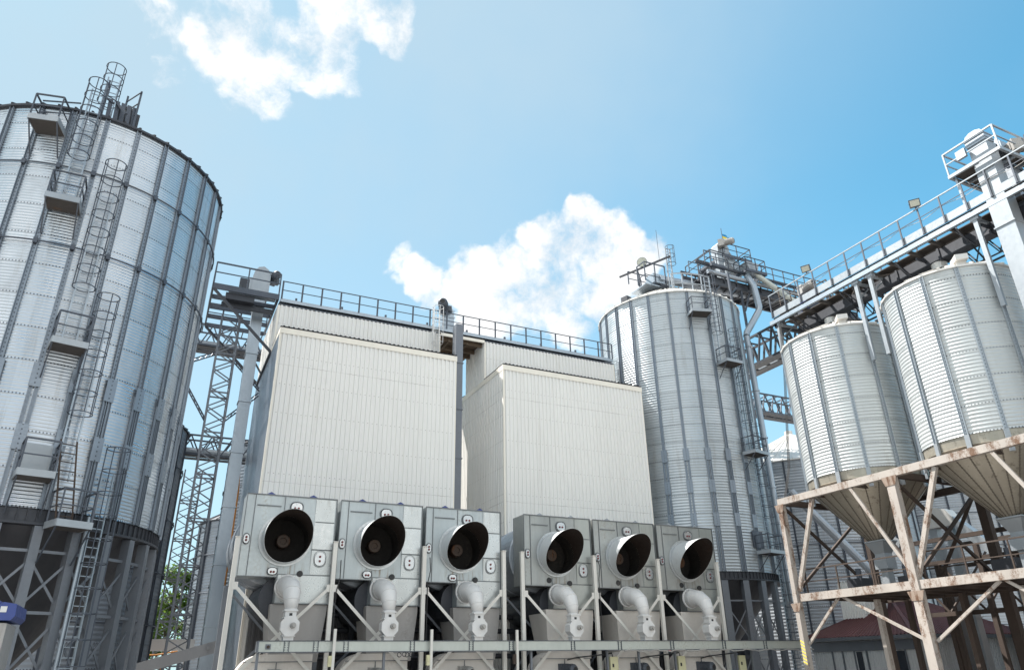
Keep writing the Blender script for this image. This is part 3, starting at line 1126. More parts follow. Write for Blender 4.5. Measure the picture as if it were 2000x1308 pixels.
def truss_bridge(name, label, a, b_, wdt, h, panel, cat='bridge', conv=True, mat='rail', kind=1, w=.1, deckmat='darkmetal', tubemat='pale'):
    """covered conveyor bridge: two side trusses, floor, tube conveyor; a, b_ = floor centre line ends"""
    a, b_ = Vector(a), Vector(b_)
    root = thing(name, label, cat, tuple((a + b_) / 2))
    d = (b_ - a)
    L = d.length
    d.normalize()
    s = d.cross(Vector((0, 0, 1))).normalized() * wdt / 2
    up = Vector((0, 0, h))
    t = MB()
    n = max(2, round(L / panel))
    for sg in (-1, 1):
        t.bar(a + s * sg, b_ + s * sg, w * 1.2, w * 1.2)
        t.bar(a + s * sg + up, b_ + s * sg + up, w, w)
        for i in range(n):
            p, q = a + d * (L * i / n) + s * sg, a + d * (L * (i + 1) / n) + s * sg
            mid = (p + q) / 2
            t.bar(p, mid + up, w * .8, w * .8)
            t.bar(mid + up, q, w * .8, w * .8)
    for i in range(n + 1):
        p = a + d * (L * i / n)
        t.bar(p - s, p + s, w, w)
        t.bar(p - s + up, p + s + up, w * .7, w * .7)
    t.build('side_truss', M[mat], root)
    f = MB()
    f.bar(a + Vector((0, 0, -.07)) - s * .55, b_ + Vector((0, 0, -.07)) - s * .55, wdt * .38, .04)
    f.bar(a + Vector((0, 0, -.07)) + s * .55, b_ + Vector((0, 0, -.07)) + s * .55, wdt * .38, .04)
    f.build('floor', M[deckmat], root)
    if conv:
        c = MB()
        if kind == 1:
            c.bar(a + Vector((0, 0, .45)) - s * .75, b_ + Vector((0, 0, .45)) - s * .75, .35, .62)
        else:
            c.tube([a + Vector((0, 0, .4)) - s * .7, b_ + Vector((0, 0, .4)) - s * .7], .28, 12)
        c.build('conveyor_trough', M[tubemat], root)
    return root


truss_bridge('conveyor_bridge', 'upper conveyor bridge crossing behind the grey elevator shaft, left of the cream tower', (-3.5, 50, 22.4), (7, 50, 22.4), 1.5, 1.5, 1.4)
truss_bridge('conveyor_bridge', 'lower conveyor bridge between small silos behind the lattice masts', (-1.0, 50.5, 15.0), (8, 50.5, 15.0), 1.3, 1.25, 1.3, kind=2)
b = MB()   # knee trusses from the masts
for (p, q) in (((1.4, 44.5, 15.6), (-.6, 44.5, 18.6)), ((1.4, 44.5, 19.9), (-.4, 44.5, 18.9)), ((2.45, 44.5, 15.7), (4.2, 44.5, 17.6)), ((2.45, 44.5, 19.6), (4.2, 44.5, 17.9))):
    p, q = Vector(p), Vector(q)
    o_ = Vector((0, .25, .28))
    b.bar(p, q, .07, .07)
    b.bar(p + o_, q + o_, .07, .07)
    for i in range(6):
        b.bar(p.lerp(q, i / 6), p.lerp(q, (i + .5) / 6) + o_, .035, .035)
        b.bar(p.lerp(q, (i + .5) / 6) + o_, p.lerp(q, (i + 1) / 6), .035, .035)
o = b.build('mast_stay', M['rail'], None, at=(1.9, 44.5, 15.6))
tag(o, 'latticed stay arms reaching from the tall lattice mast to its neighbours', 'stay')

b = MB()
b.tube([(3.5, 46.3, 24.0), (3.72, 46.3, 20.0), (3.7, 46.3, 15.5)], .035, 6)
b.tube([(3.7, 46.3, 15.5), (3.98, 46.3, 12.), (3.98, 46.3, 0)], .06, 6)
o = b.build('gas_pipe', M['orange'], None, at=(3.98, 46.3, 0))
tag(o, 'thin orange pipe climbing the back edge of the left cream tower', 'pipe')

# ------------------------------------------------------------------ silos and trees far behind, left
skinF = silo_skin('silo_skin_far', 20, 0, 1.2, base=(.24, .265, .30), rough=.45, metal=.75, stain=.4)
silo('grain_silo', 'smaller dark silo half hidden behind the right edge of the huge silo', (-4.3, 50.0), 5.0, 0, 16.1, 22, 0, skinF, M['darkmetal'],
     face=175, rings=(13.6, 10.4, 7.4, 4.6), fine=False, stiff='rail')
silo('grain_silo', 'thin strip of a low dark silo seen behind the grey elevator shaft', (8.15, 69.5), 4.9, 0, 13.8, 18, 0, skinF, M['darkmetal'],
     face=185, rings=(11, 8), fine=False, stiff='rail')
silo('grain_silo', 'dark silo peeping out between the grey elevator shaft and the left cream tower', (9.5, 57.2), 5.5, 0, 17.3, 20, 0, skinF, M['darkmetal'],
     face=190, rings=(14.2, 11, 7.6), fine=False, stiff='rail')
# ================================================================== THE ROW OF SIX EXHAUST FANS
FY = 33.4     # plane of the casing fronts


def ring_panel(mb, x0, x1, z0, z1, cx, cz, r, y, n=48):
    """flat panel with a round hole"""
    vs, fs = [], []
    for i in range(n):
        a = 2 * PI * i / n
        c, s = math.cos(a), math.sin(a)
        k = 1e9
        if c > 1e-6:
            k = min(k, (x1 - cx) / c)
        if c < -1e-6:
            k = min(k, (x0 - cx) / c)
        if s > 1e-6:
            k = min(k, (z1 - cz) / s)
        if s < -1e-6:
            k = min(k, (z0 - cz) / s)
        vs.append((cx + r * c, y, cz + r * s))
        vs.append((cx + k * c, y, cz + k * s))
    for i in range(n):
        j = (i + 1) % n
        fs.append((2 * i, 2 * j, 2 * j + 1, 2 * i + 1))
    # corner fillers
    for (X, Z) in ((x0, z0), (x1, z0), (x1, z1), (x0, z1)):
        best = sorted(range(n), key=lambda i: (vs[2 * i + 1][0] - X) ** 2 + (vs[2 * i + 1][2] - Z) ** 2)
        i0 = best[0]
        for i1 in best[1:4]:
            if (i1 - i0) % n in (1, n - 1):
                p, q = vs[2 * i0 + 1], vs[2 * i1 + 1]
                on_x = abs(p[0] - X) < 1e-4, abs(q[0] - X) < 1e-4
                if on_x[0] != on_x[1]:
                    vs2 = [p, q, (X, y, Z)]
                    mb.add(vs2, [(0, 1, 2)])
    mb.add(vs, fs)


def hood_len(ph):
    return .30 + 1.62 * ((1 + math.sin(ph)) / 2) ** 1.25


def fan_unit(X, label, second):
    root = thing('exhaust_fan', label, 'exhaust fan', (X, FY, 0), 'exhaust fans in a row')
    W, ZT, ZM, ZB, XL = 3.92, 9.28, 5.84, 4.78, (1.53 if second else 1.62)
    hx, hz, hr = X + 1.79, 7.38, 1.0
    b = MB()
    ring_panel(b, X, X + W, ZM, ZT, hx, hz, hr + .04, FY)
    b.add([(X + XL, FY, ZB), (X + W, FY, ZB), (X + W, FY, ZM), (X + XL, FY, ZM)], [(0, 1, 2, 3)])
    D = 1.25
    for (x0, z0, x1, z1) in ((X, ZM, X, ZT), (X, ZT, X + W, ZT), (X + W, ZT, X + W, ZB), (X + W, ZB, X + XL, ZB), (X + XL, ZB, X + XL, ZM), (X + XL, ZM, X, ZM)):
        b.add([(x0, FY, z0), (x0, FY + D, z0), (x1, FY + D, z1), (x1, FY, z1)], [(0, 1, 2, 3)])
    b.build('casing', M['fan_dark' if second else 'fan'], root)
    s = MB()      # folded seams, edge trims and the little bar

    def strip(x0, x1, z0, z1, d=.035):
        s.box(X + x0, X + x1, FY - d, FY - .002, z0, z1)
    strip(.345, .375, ZM + .02, ZT - .04)
    strip(XL - .015, XL + .015, 8.48, ZT - .04)
    strip(XL - .015, XL + .015, ZB + .02, 6.22)
    strip(3.05, W - .05, 8.20, 8.225)
    strip(2.95, W - .05, 7.0, 7.025)
    strip(XL + .02, W - .05, 5.93, 5.955)
    strip(.45, XL - .15, 8.78, 8.82, .06)
    strip(-.02, W + .02, ZT - .03, ZT + .015, .05)
    strip(-.02, .01, ZM - .02, ZT - .035, .045)
    strip(W - .01, W + .02, ZB - .02, ZT - .035, .045)
    strip(.015, XL, ZM - .03, ZM + .0, .045)
    strip(XL + .02, W - .02, ZB - .03, ZB, .045)
    s.build('seam_trim', M['fanline'], root)
    lg = MB()
    for x in (.75, 2.6):
        lg.prism([(X + x, FY + .1, ZT + .016), (X + x + .5, FY + .1, ZT + .016), (X + x + .25, FY + .1, ZT + .15)], (0, .03, 0))
    lg.build('lifting_lug', M['blue'] if not second else M['pale'], root)
    # rain hood: sheet tube cut on the slant, with a dark rusty lining
    n = 48
    ho, hi = MB(), MB()
    vo, vi, fo = [], [], []
    for k in range(n):
        a = 2 * PI * k / n
        L = hood_len(a)
        c, q = math.cos(a), math.sin(a)
        for t in (0, .33, .66, 1):
            y = FY - .1 - (L - .1) * t
            vo.append((hx + (hr + .0) * c, y, hz + (hr + .0) * q))
            vi.append((hx + (hr - .012) * c, y - .0, hz + (hr - .012) * q))
    for k in range(n):
        j = (k + 1) % n
        for t in range(3):
            fo.append((k * 4 + t, j * 4 + t, j * 4 + t + 1, k * 4 + t + 1))
    ho.add(vo, fo)
    for k in range(n):   # rim of the cut edge
        j = (k + 1) % n
        ho.add([vo[k * 4 + 3], vo[j * 4 + 3], vi[j * 4 + 3], vi[k * 4 + 3]], [(0, 1, 2, 3)])
    h = ho.build('hood', M['hood'], root, smooth=True)
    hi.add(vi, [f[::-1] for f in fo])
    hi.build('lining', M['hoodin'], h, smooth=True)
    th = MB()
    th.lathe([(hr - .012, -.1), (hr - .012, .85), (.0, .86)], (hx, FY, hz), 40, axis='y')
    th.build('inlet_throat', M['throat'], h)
    fl = MB()
    fl.lathe([(hr + .005, -.05), (hr + .005, -.16), (hr + .03, -.16), (hr + .03, -.07), (hr + .12, -.07), (hr + .12, -.003), (hr + .005, -.003)], (hx, FY, hz), 48, axis='y')
    for k in range(32):
        a = 2 * PI * k / 32
        x, z = hx + (hr + .08) * math.cos(a), hz + (hr + .08) * math.sin(a)
        fl.box(x - .018, x + .018, FY - .09, FY - .071, z - .018, z + .018)
    fl.build('flange', M['bright'], root)
    hb = MB()
    hb.lathe([(0, .42), (.12, .42), (.14, .38), (.27, .38), (.30, .42), (.30, .84)], (hx - .0, FY, hz), 24, axis='y')
    hb.build('fan_hub', M['hub'], root, smooth=False)
    for (x0, x1, z0, z1, t0, t1) in ((2.98, W - .06, 8.24, ZT - .06, .02, .05), (2.98, W - .06, 7.04, 8.19, .045, .02), (2.98, W - .06, 5.97, 6.98, .018, .06), (XL + .05, W - .06, ZB + .04, 5.91, .02, .05)):
        pb = MB()
        a_ = [(X + x0, FY - t0, z0), (X + x1, FY - t0, z0), (X + x1, FY - t1, z1), (X + x0, FY - t1, z1)]
        b_ = [(x, FY - .004, z) for x, _, z in a_]
        pb.add(a_ + b_, [(0, 1, 2, 3), (0, 4, 5, 1), (1, 5, 6, 2), (2, 6, 7, 3), (3, 7, 4, 0)])
        pb.build('panel', M['panel_dark' if second else 'panel'], root)
    # oval inspection windows with red clamps
    for (ox, oz, rw, rh, vert) in ((2.14, 8.78, .28, .25, 0), (3.36, 6.63, .26, .33, 1), (.17, 7.34, .13, .22, 1), (1.40, 6.05, .21, .155, 0)):
        if second and oz < 6.3:
            continue
        rim = MB()
        pts, pin = [], []
        for k in range(24):
            a = 2 * PI * k / 24
            e = .78
            x = math.copysign(abs(math.cos(a)) ** e, math.cos(a))
            z = math.copysign(abs(math.sin(a)) ** e, math.sin(a))
            pts.append((X + ox + rw * x, FY - .002, oz + rh * z))
            pin.append((X + ox + rw * .86 * x, FY - .085, oz + rh * .86 * z))
        vs = pts + pin + [(x, FY - .075, z) for x, _, z in pin]
        fs = [(i, (i + 1) % 24, 24 + (i + 1) % 24, 24 + i) for i in range(24)]
        fs += [(24 + i, 24 + (i + 1) % 24, 48 + (i + 1) % 24, 48 + i) for i in range(24)]
        fs.append(tuple(48 + i for i in range(24)))
        rim.add(vs, fs)
        w_ = rim.build('inspection_window', M['window'], root)
        gk = MB()
        go = [((x - X - ox) * 1.07 + X + ox, FY - .062, (z - oz) * 1.06 + oz) for x, _, z in pts]
        gi = [(x, FY - .066, z) for x, _, z in pts]
        gk.add(go + gi + [(x, FY - .002, z) for x, _, z in go], [(i, (i + 1) % 24, 24 + (i + 1) % 24, 24 + i) for i in range(24)] + [(48 + i, 48 + (i + 1) % 24, (i + 1) % 24, i) for i in range(24)])
        gk.build('gasket', M['fanline'], w_)
        for sg in (-1, 1):
            kb = MB()
            q = rh * .28 if vert else rw * .28
            x, z = X + ox + (0 if vert else sg * q), oz + (sg * q if vert else -.03)
            kb.lathe([(.0, -.12), (.035, -.12), (.05, -.10), (.035, -.076)], (x, FY, z), 12, axis='y')
            kb.build('clamp_knob', M['red'], w_)
        gs = MB()
        gs.ring((X + ox, FY - .006, oz), 1, .02, u=(rw * 1.04, 0, 0), w=(0, 0, rh * 1.04), n=24) if False else None
    hl = MB()
    hl.lathe([(0, -.075), (.13, -.075), (.13, -.003)], (X + (2.53 if second else 2.56), FY, 5.98), 20, axis='y')
    if second:
        hl.lathe([(0, -.012), (.14, -.012), (.14, -.003)], (X + 1.36, FY, 6.1), 20, axis='y')
    hl.build('drain_hole', M['black'], root)
    # clean-out elbow, rotary valve
    px = X + (1.82 if second else 2.08)
    p = MB()
    p.tube([(px, FY - .005, 5.42), (px, FY - .35, 5.42), (px + .02, FY - .8, 5.36), (px + .04, FY - 1.15, 5.12), (px + .04, FY - 1.32, 4.78), (px + .04, FY - 1.38, 4.42)],
           [.47, .43, .40, .37, .31, .235], 22)
    for c_, d_, r_ in (((px, FY - .36, 5.42), (0, 1, 0), .435), ((px + .02, FY - .8, 5.36), (0, .85, .35), .405), ((px + .04, FY - 1.15, 5.12), (0, .6, .75), .375), ((px + .04, FY - 1.32, 4.78), (0, .3, .95), .316)):
        d_ = Vector(d_).normalized()
        p.tube([Vector(c_) - d_ * .012, Vector(c_) + d_ * .012], r_, 22)
    p.tube([(px + .04, FY - 1.38, 4.46), (px + .04, FY - 1.38, 4.40)], .27, 18)
    pp = p.build('elbow_pipe', M['white'], root, smooth=True)
    pp.data.polygons.foreach_set('use_smooth', [len(q.vertices) == 4 for q in pp.data.polygons])
    p = MB()
    p.lathe([(.52, -.004), (.52, -.085), (.44, -.085)], (px, FY, 5.42), 28, axis='y')
    for k in range(18):
        a = 2 * PI * k / 18
        p.box(px + .485 * math.cos(a) - .016, px + .485 * math.cos(a) + .016, FY - .11, FY - .086, 5.42 + .485 * math.sin(a) - .016, 5.42 + .485 * math.sin(a) + .016)
    p.build('flange', M['white'], pp)
    vx, vy = px + .02, 32.0
    v = MB()
    v.box(vx - .27, vx + .27, vy - .27, vy + .27, 4.36, 4.41)
    v.box(vx - .22, vx + .22, vy - .22, vy + .22, 4.05, 4.359)
    v.box(vx - .27, vx + .27, vy - .27, vy + .27, 4.10, 4.14)
    oc = [(.34 * math.cos(PI / 8 + k * PI / 4), .37 * math.sin(PI / 8 + k * PI / 4)) for k in range(8)]
    v.prism([(vx + x, vy - .27, 3.80 + z) for x, z in oc], (0, .54, 0))
    v.prism([(vx + x * 1.15, vy - .31, 3.80 + z * 1.12) for x, z in oc], (0, .039, 0))
    v.box(vx - .2, vx + .2, vy - .2, vy + .2, 3.275, 3.5)
    v.box(vx - .25, vx + .25, vy - .25, vy + .25, 3.42, 3.46)
    vo_ = v.build('rotary_valve', M['white'], root)
    k_ = MB()
    k_.tube([(vx + .1, vy - .31, 3.82), (vx + .1, vy - .5, 3.82)], .11, 12)
    k_.tube([(vx + .1, vy - .5, 3.82), (vx + .1, vy - .62, 3.82)], .07, 12)
    k_.build('shaft_end', M['lightmotor'], vo_)
    w2 = MB()
    w2.box(vx - .06, vx + .06, vy - .226, vy - .221, 4.16, 4.29)
    w2.build('sight_hole', M['black'], vo_)
    # dust hopper under the casing
    hp = MB()
    t0, t1, y0, y1 = X + (1.15 if second else 1.5), X + W - .05, FY + .05, FY + 1.9
    q0, q1, u0, u1 = X + (1.3 if second else 1.65), X + W - .25, FY + .15, FY + 1.3
    zt, zb, zl = 4.74, 4.52, 2.5
    ring = [[(t0, y0, zt), (t1, y0, zt), (t1, y1, zt), (t0, y1, zt)], [(t0, y0, zb), (t1, y0, zb), (t1, y1, zb), (t0, y1, zb)], [(q0, u0, zl), (q1, u0, zl), (q1, u1, zl), (q0, u1, zl)]]
    vs = sum(ring, [])
    fs = []
    for l in range(2):
        for i in range(4):
            j = (i + 1) % 4
            fs.append((l * 4 + i, l * 4 + j, l * 4 + 4 + j, l * 4 + 4 + i))
    hp.add(vs, fs)
    hp.build('dust_hopper', M['beige' if second else 'hopperpaint'], root)
    # round air ducts running back to the tower
    dk = MB()
    dk.lathe([(1.72, 1.26), (1.78, 1.3), (1.78, 2.0), (1.72, 2.04), (1.72, 3.2), (1.76, 3.22), (1.76, 3.34), (1.72, 3.36), (1.72, 4.5)], (X + 1.55, FY, 7.35), 40, axis='y')
    dk.lathe([(0, 1.26), (1.72, 1.26)], (X + 1.55, FY, 7.35), 40, axis='y')
    dk.build('air_duct', M['duct'], root, smooth=False)
    dk = MB()
    dk.lathe([(0, .5), (.95, .5), (.95, 4.5)], (X + 2.0, FY, 5.0), 32, axis='y')
    dk.build('return_duct', M['darkmetal'], root)
    # blower casing and its motor below the conveyor beam
    bw = MB()
    bx = X + (1.9 if second else 1.95)
    prof = []
    for k in range(13):
        a = PI / 2 + PI / 2 * k / 12
        prof.append((bx - .55 + 1.05 * math.cos(a), 1.75 + 1.05 * math.sin(a)))
    prof += [(bx - 1.6, .3), (bx + 1.45, .3), (bx + 1.45, 2.8)]
    bw.prism([(x, 33.15, z) for x, z in prof], (0, .9, 0))
    bo = bw.build('blower_casing', M['beige'], root)
    bw = MB()
    bw.box(bx - 1.3, bx + 1.45, 33.1, 33.149, 2.5, 2.53)
    bw.box(bx - .0, bx + .03, 33.11, 33.149, .5, 2.49)
    bw.build('stiffening_rib', M['fanline'], bo)
    geared_motor(root, (bx - .05, 33.0, 2.02), 1.0 if second else .85, 'motor' if second else 'lightmotor', (.25, -.95, 0))
    return root


PITCH = 4.12
fa = fan_unit(3.29, 'exhaust fan at the left end of the row, next to the grey elevator shaft', False)
index_kids()
fb = copy_tree(fa)
fb.location.x += PITCH
fb['label'] = 'middle exhaust fan of the left-hand group of three, below the left cream tower'
fc = copy_tree(fa)
fc.location.x += 2 * PITCH
fc['label'] = 'right-hand exhaust fan of the left-hand group of three, next to the wide gap'
fd = fan_unit(16.77, 'left exhaust fan of the right-hand group of three, below the right cream tower', True)
index_kids()
fe = copy_tree(fd)
fe.location.x += PITCH
fe['label'] = 'middle exhaust fan of the right-hand group of three'
ff = copy_tree(fd)
ff.location.x += 2 * PITCH
ff['label'] = 'exhaust fan at the right end of the row, in front of the slender silo'

# ------------------------------------------------------------------ frames carrying the fans


def fan_frame(xs, label):
    root = thing('fan_support_frame', label, 'steel frame', (xs[0], 33.0, 0), 'white steel frames under the fans')
    for x in xs:
        b = MB()
        b.box(x - .09, x + .09, 32.955, 33.12, 0, 7.33)
        b.box(x - .11, x + .11, 32.92, 33.14, 7.33, 7.36)
        b.build('post', M['post'], root)
        b = MB()
        b.box(x - .09, x + .09, 35.2, 35.38, 0, 5.6)
        b.build('rear_post', M['legs'], root)
    for i in range(len(xs) - 1):
        a, c = xs[i] + .12, xs[i + 1] - .12
        for k, (p, q, y) in enumerate((((a, 5.4), (c, 1.6), 32.96), ((c, 5.4), (a, 1.6), 33.03))):
            b = MB()
            b.bar((p[0], y, p[1]), (q[0], y, q[1]), .02, .13, up=(0, 0, 1))
            b.box(p[0] - .12, p[0] + .12, y - .02, y - .011, p[1] - .16, p[1] + .14)
            b.build('brace', M['post'], root)
            b = MB()
            b.bar((p[0], 35.2 + k * .08, p[1]), (q[0], 35.2 + k * .08, q[1]), .02, .1, up=(0, 0, 1))
            b.build('rear_brace', M['legs'], root)
    return root


fan_frame([3.1, 7.22, 11.38, 15.45], 'white braced steel frame under the three left-hand exhaust fans')
fan_frame([16.46, 20.6, 24.63, 28.66], 'white braced steel frame under the three right-hand exhaust fans')

# ------------------------------------------------------------------ dust conveyor in front
sc = thing('dust_conveyor', 'long grey green box conveyor beam running along under all six fans', 'conveyor', (4.3, 32.0, 2.84))
b = MB()
b.box(4.3, 33.4, 31.78, 32.22, 2.86, 3.24)
b.build('trough', M['trough'], sc)
b = MB()
b.box(4.28, 33.4, 31.74, 32.26, 3.24, 3.27)
b.box(4.28, 33.4, 31.74, 31.775, 2.83, 2.859)
for x in (5.35, 6.5, 7.72, 10.55, 13.25, 15.2, 18.4, 21.0, 24.1, 27.4, 30.2):
    b.box(x - .1, x - .085, 31.735, 32.25, 2.85, 3.239)
    b.box(x + .085, x + .1, 31.735, 32.25, 2.85, 3.239)
    for z in (2.93, 3.02, 3.11, 3.18):
        for s in (-.05, .05):
            b.box(x + s - .014, x + s + .014, 31.765, 31.779, z - .014, z + .014)
b.build('cover_and_flanges', M['rail'], sc)
b = MB()
b.box(4.24, 4.299, 31.76, 32.24, 2.85, 3.25)
b.box(4.55, 4.75, 31.74, 31.779, 2.95, 3.14)
b.build('end_bearing', M['legs'], sc)
b = MB()
b.tube([(4.65, 31.739, 3.04), (4.65, 31.70, 3.04)], .06, 8)
b.build('shaft', M['rust'], sc)
b = MB()
for x in (4.32, 9.4, 16.3, 22.2, 29.4):
    b.box(x - .05, x + .05, 31.95, 32.05, 0, 2.83)
b.build('prop', M['legs'], sc)
ca = MB()
pts = []
for i in range(60):
    x = 21.2 + i * .21
    pts.append((x, 31.7, 2.80 + .035 * math.sin(i * .9) + .02 * math.sin(i * 2.3)))
ca.tube(pts, .028, 6)
o = ca.build('power_cable', M['lightmotor'], None, at=pts[0])
tag(o, 'loose pale cable strung along the lower edge of the conveyor beam', 'cable')
stakes = [(7.19, 'left'), (11.34, 'middle'), (15.41, 'right')]
for x, w in stakes:
    t_ = thing('cable_post', {'left': 'thin white post before the beam between the first and second fans', 'middle': 'thin white post before the beam between the second and third fans',
               'right': 'thin white post before the beam at the wide gap between the fan groups'}[w], 'post', (x, 31.6, 0), 'thin white posts before the beam')
    b = MB()
    b.box(x - .055, x + .055, 31.55, 31.65, 0, 3.7)
    b.build('pole', M['post'], t_)
    b = MB()
    b.box(x - .2, x - .06, 31.55, 31.68, 2.3, 2.7)
    b.box(x - .17, x - .09, 31.52, 31.55, 2.45, 2.6)
    b.build('switch', M['yellowbox'] if w != 'right' else M['rust'], t_)
ring_ = MB()
for i, x in enumerate((9.98, 10.2, 10.32, 10.5)):
    ring_.ring((x, 31.72, 2.72 + .02 * (i % 2)), .085, .016, u=(1, 0, .1 * i), w=(0, .3, 1), n=16)
o = ring_.build('cable_loops', M['black'], None, at=(10.2, 31.72, 2.7))
tag(o, 'four small black cable loops hanging below the beam', 'cable')
for x, lab in ((20.95, 'pale yellow switch box right of the fourth fan, under the beam'), (25.0, 'pale yellow switch box right of the fifth fan, under the beam'), (28.95, 'pale yellow switch box at the right end of the fan row, under the beam')):
    t_ = thing('switch_box', lab, 'switch box', (x, 32.4, 1.7), 'pale yellow switch boxes')
    b = MB()
    b.box(x - .2, x + .24, 32.3, 32.5, 1.75, 2.56)
    b.build('box', M['yellowbox'], t_)
    b = MB()
    b.box(x - .1, x - .02, 32.27, 32.299, 2.1, 2.25)
    b.build('switch', M['black'], t_)
    b = MB()
    b.tube([(x, 32.4, 2.56), (x, 32.45, 2.72), (x - .4, 32.7, 2.66), (x - 1.8, 32.75, 2.55), (x - 2.3, 32.8, 2.45)], .035, 6)
    b.build('lead', M['black'], t_)
    b = MB()
    b.box(x - .36, x - .26, 32.35, 32.45, 0, 2.82)
    b.build('stand', M['legs'], t_)
for i_, (x, lab) in enumerate(((7.22, 'thin dark conduit up the frame post between the first and second fans'), (11.38, 'thin dark conduit up the frame post between the second and third fans'),
                              (20.6, 'thin dark conduit up the frame post between the fourth and fifth fans'))):
    b = MB()
    b.tube([(x + .16, 32.9, 0), (x + .16, 32.9, 5.2 + .5 * i_), (x + .3, 32.95, 5.8 + .5 * i_), (x + .34, 33.2, 6.6 + .3 * i_)], .022, 6)
    o = b.build('conduit', M['black'], None, at=(x + .16, 32.9, 0))
    tag(o, lab, 'conduit')
# pipes and beams in the dark under the ducts
b = MB()
for z, y in ((3.9, 37.2), (3.3, 37.3), (2.7, 36.6), (4.6, 37.4)):
    b.tube([(6.0, y, z), (29, y, z)], .13, 8)
for x in (5.5, 9.2, 13.1, 18.9, 22.4, 26.5):
    b.box(x - .12, x + .12, 37.0, 37.2, 0, 5.2)
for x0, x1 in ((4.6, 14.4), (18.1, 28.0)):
    w_ = MB()  # dark wall added where only shade lies behind the fans
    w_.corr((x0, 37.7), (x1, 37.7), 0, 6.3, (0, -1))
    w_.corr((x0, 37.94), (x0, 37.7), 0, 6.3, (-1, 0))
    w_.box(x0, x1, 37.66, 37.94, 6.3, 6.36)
    wo = w_.build('shade_cladding', M['shadeclad'], None, at=(x0, 37.8, 0))
    tag(wo, 'added dark corrugated cladding standing in for shade low behind the %s fans' % ('left-hand' if x0 < 10 else 'right-hand'), 'cladding')
o = b.build('pipe_rack', M['darkmetal'], None, at=(16, 37.2, 0))
tag(o, 'dark pipe rack in the shade below the fan ducts', 'pipe rack')
# ================================================================== RIGHT: RUSTY FRAME, WALKWAY, ELEVATOR
fr = thing('bin_support_frame', 'rusty pinkish braced steel frame with walkway carrying the two hopper bins', 'steel frame', (30.3, 22, 0))
FXA, FXB = 30.3, 36.5


def fbeam(name, a, b_, w, h, mat='rustpaint', up=(0, 0, 1)):
    m = MB()
    m.bar(a, b_, w, h, up)
    return m.build(name, M[mat], fr)


fbeam('main_beam', (FXA, 29.25, 10.08), (FXA, 12.0, 10.08), .26, .34)
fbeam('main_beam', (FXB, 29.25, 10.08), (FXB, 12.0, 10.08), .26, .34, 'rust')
for y in (29.1, 22.2, 15.3):
    fbeam('cross_beam', (FXA + .14, y, 10.06), (FXB - .14, y, 10.06), .22, .3, 'rust')
for y in (26.8, 24.4, 20.4, 17.6):
    fbeam('cross_beam', (FXA + .14, y, 10.04), (FXB - .14, y, 10.04), .14, .2, 'rust')
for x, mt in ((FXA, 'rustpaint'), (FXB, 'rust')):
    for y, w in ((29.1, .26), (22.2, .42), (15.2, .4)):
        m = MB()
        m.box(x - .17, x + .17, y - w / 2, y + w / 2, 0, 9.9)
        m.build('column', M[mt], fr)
# stripes at the foot of the corner column
m = MB()
for i in range(7):
    z = 2.05 + i * .16
    m.prism([(FXA - .174, 28.98, z), (FXA - .174, 28.98, z + .07), (FXA - .174, 29.22, z + .19), (FXA - .174, 29.22, z + .12)], (.003, 0, 0))
m.build('warning_stripes', M['flagyellow'], fr)
fbeam('brace', (FXA - .05, 24.5, 9.9), (FXA - .05, 22.35, 5.9), .1, .15)
fbeam('brace', (FXA + .05, 20.0, 9.9), (FXA + .05, 22.05, 5.5), .18, .2)
fbeam('brace', (FXA - .05, 17.4, 9.9), (FXA - .05, 15.3, 6.0), .1, .15)
fbeam('brace', (FXA + .05, 27.0, 9.9), (FXA + .05, 28.9, 5.5), .16, .2)
fbeam('brace', (FXA + .1, 26.6, 5.0), (FXA + .1, 28.9, 3.0), .1, .12)
fbeam('brace', (FXA + .1, 26.3, 5.0), (FXA + .1, 22.5, 3.0), .1, .12)
fbeam('brace', (FXA + .1, 18.6, 5.0), (FXA + .1, 21.9, 2.9), .1, .12)
fbeam('brace', (FXA + .1, 18.4, 5.0), (FXA + .1, 15.4, 2.9), .1, .12)
for y in (29.1, 22.2, 15.2):
    fbeam('cross_brace', (FXA + .2, y + .05, 9.8), (FXB - .2, y + .05, 5.6), .12, .14, 'rust')
    fbeam('cross_brace', (FXB - .2, y - .08, 9.8), (FXA + .2, y - .08, 5.6), .12, .14, 'rust')
for y0, y1 in ((29, 22.4), (22, 15.4)):
    fbeam('brace', (FXB + .05, y0, 9.8), (FXB + .05, (y0 + y1) / 2, 5.5), .12, .14, 'rust')
    fbeam('brace', (FXB + .05, y1, 9.8), (FXB + .05, (y0 + y1) / 2, 5.5), .12, .14, 'rust')
for y, w in ((29.1, .26), (22.2, .42), (15.2, .4)):
    for zz, hh in ((9.72, .42), (4.72, .4)):
        m = MB()
        m.prism([(FXA - .176, y - w / 2 - .2, zz + hh / 2), (FXA - .176, y + w / 2 + .2, zz + hh / 2), (FXA - .176, y + w / 2 + .05, zz - hh / 2), (FXA - .176, y - w / 2 - .05, zz - hh / 2)], (-.014, 0, 0))
        m.build('gusset_plate', M['rustplate'], fr)
# inner posts carrying the walkway
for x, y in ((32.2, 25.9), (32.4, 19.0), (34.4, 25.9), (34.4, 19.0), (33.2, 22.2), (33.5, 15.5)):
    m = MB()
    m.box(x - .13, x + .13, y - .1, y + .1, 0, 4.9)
    m.build('column', M['rustpaint' if x < 33 else 'rust'], fr)
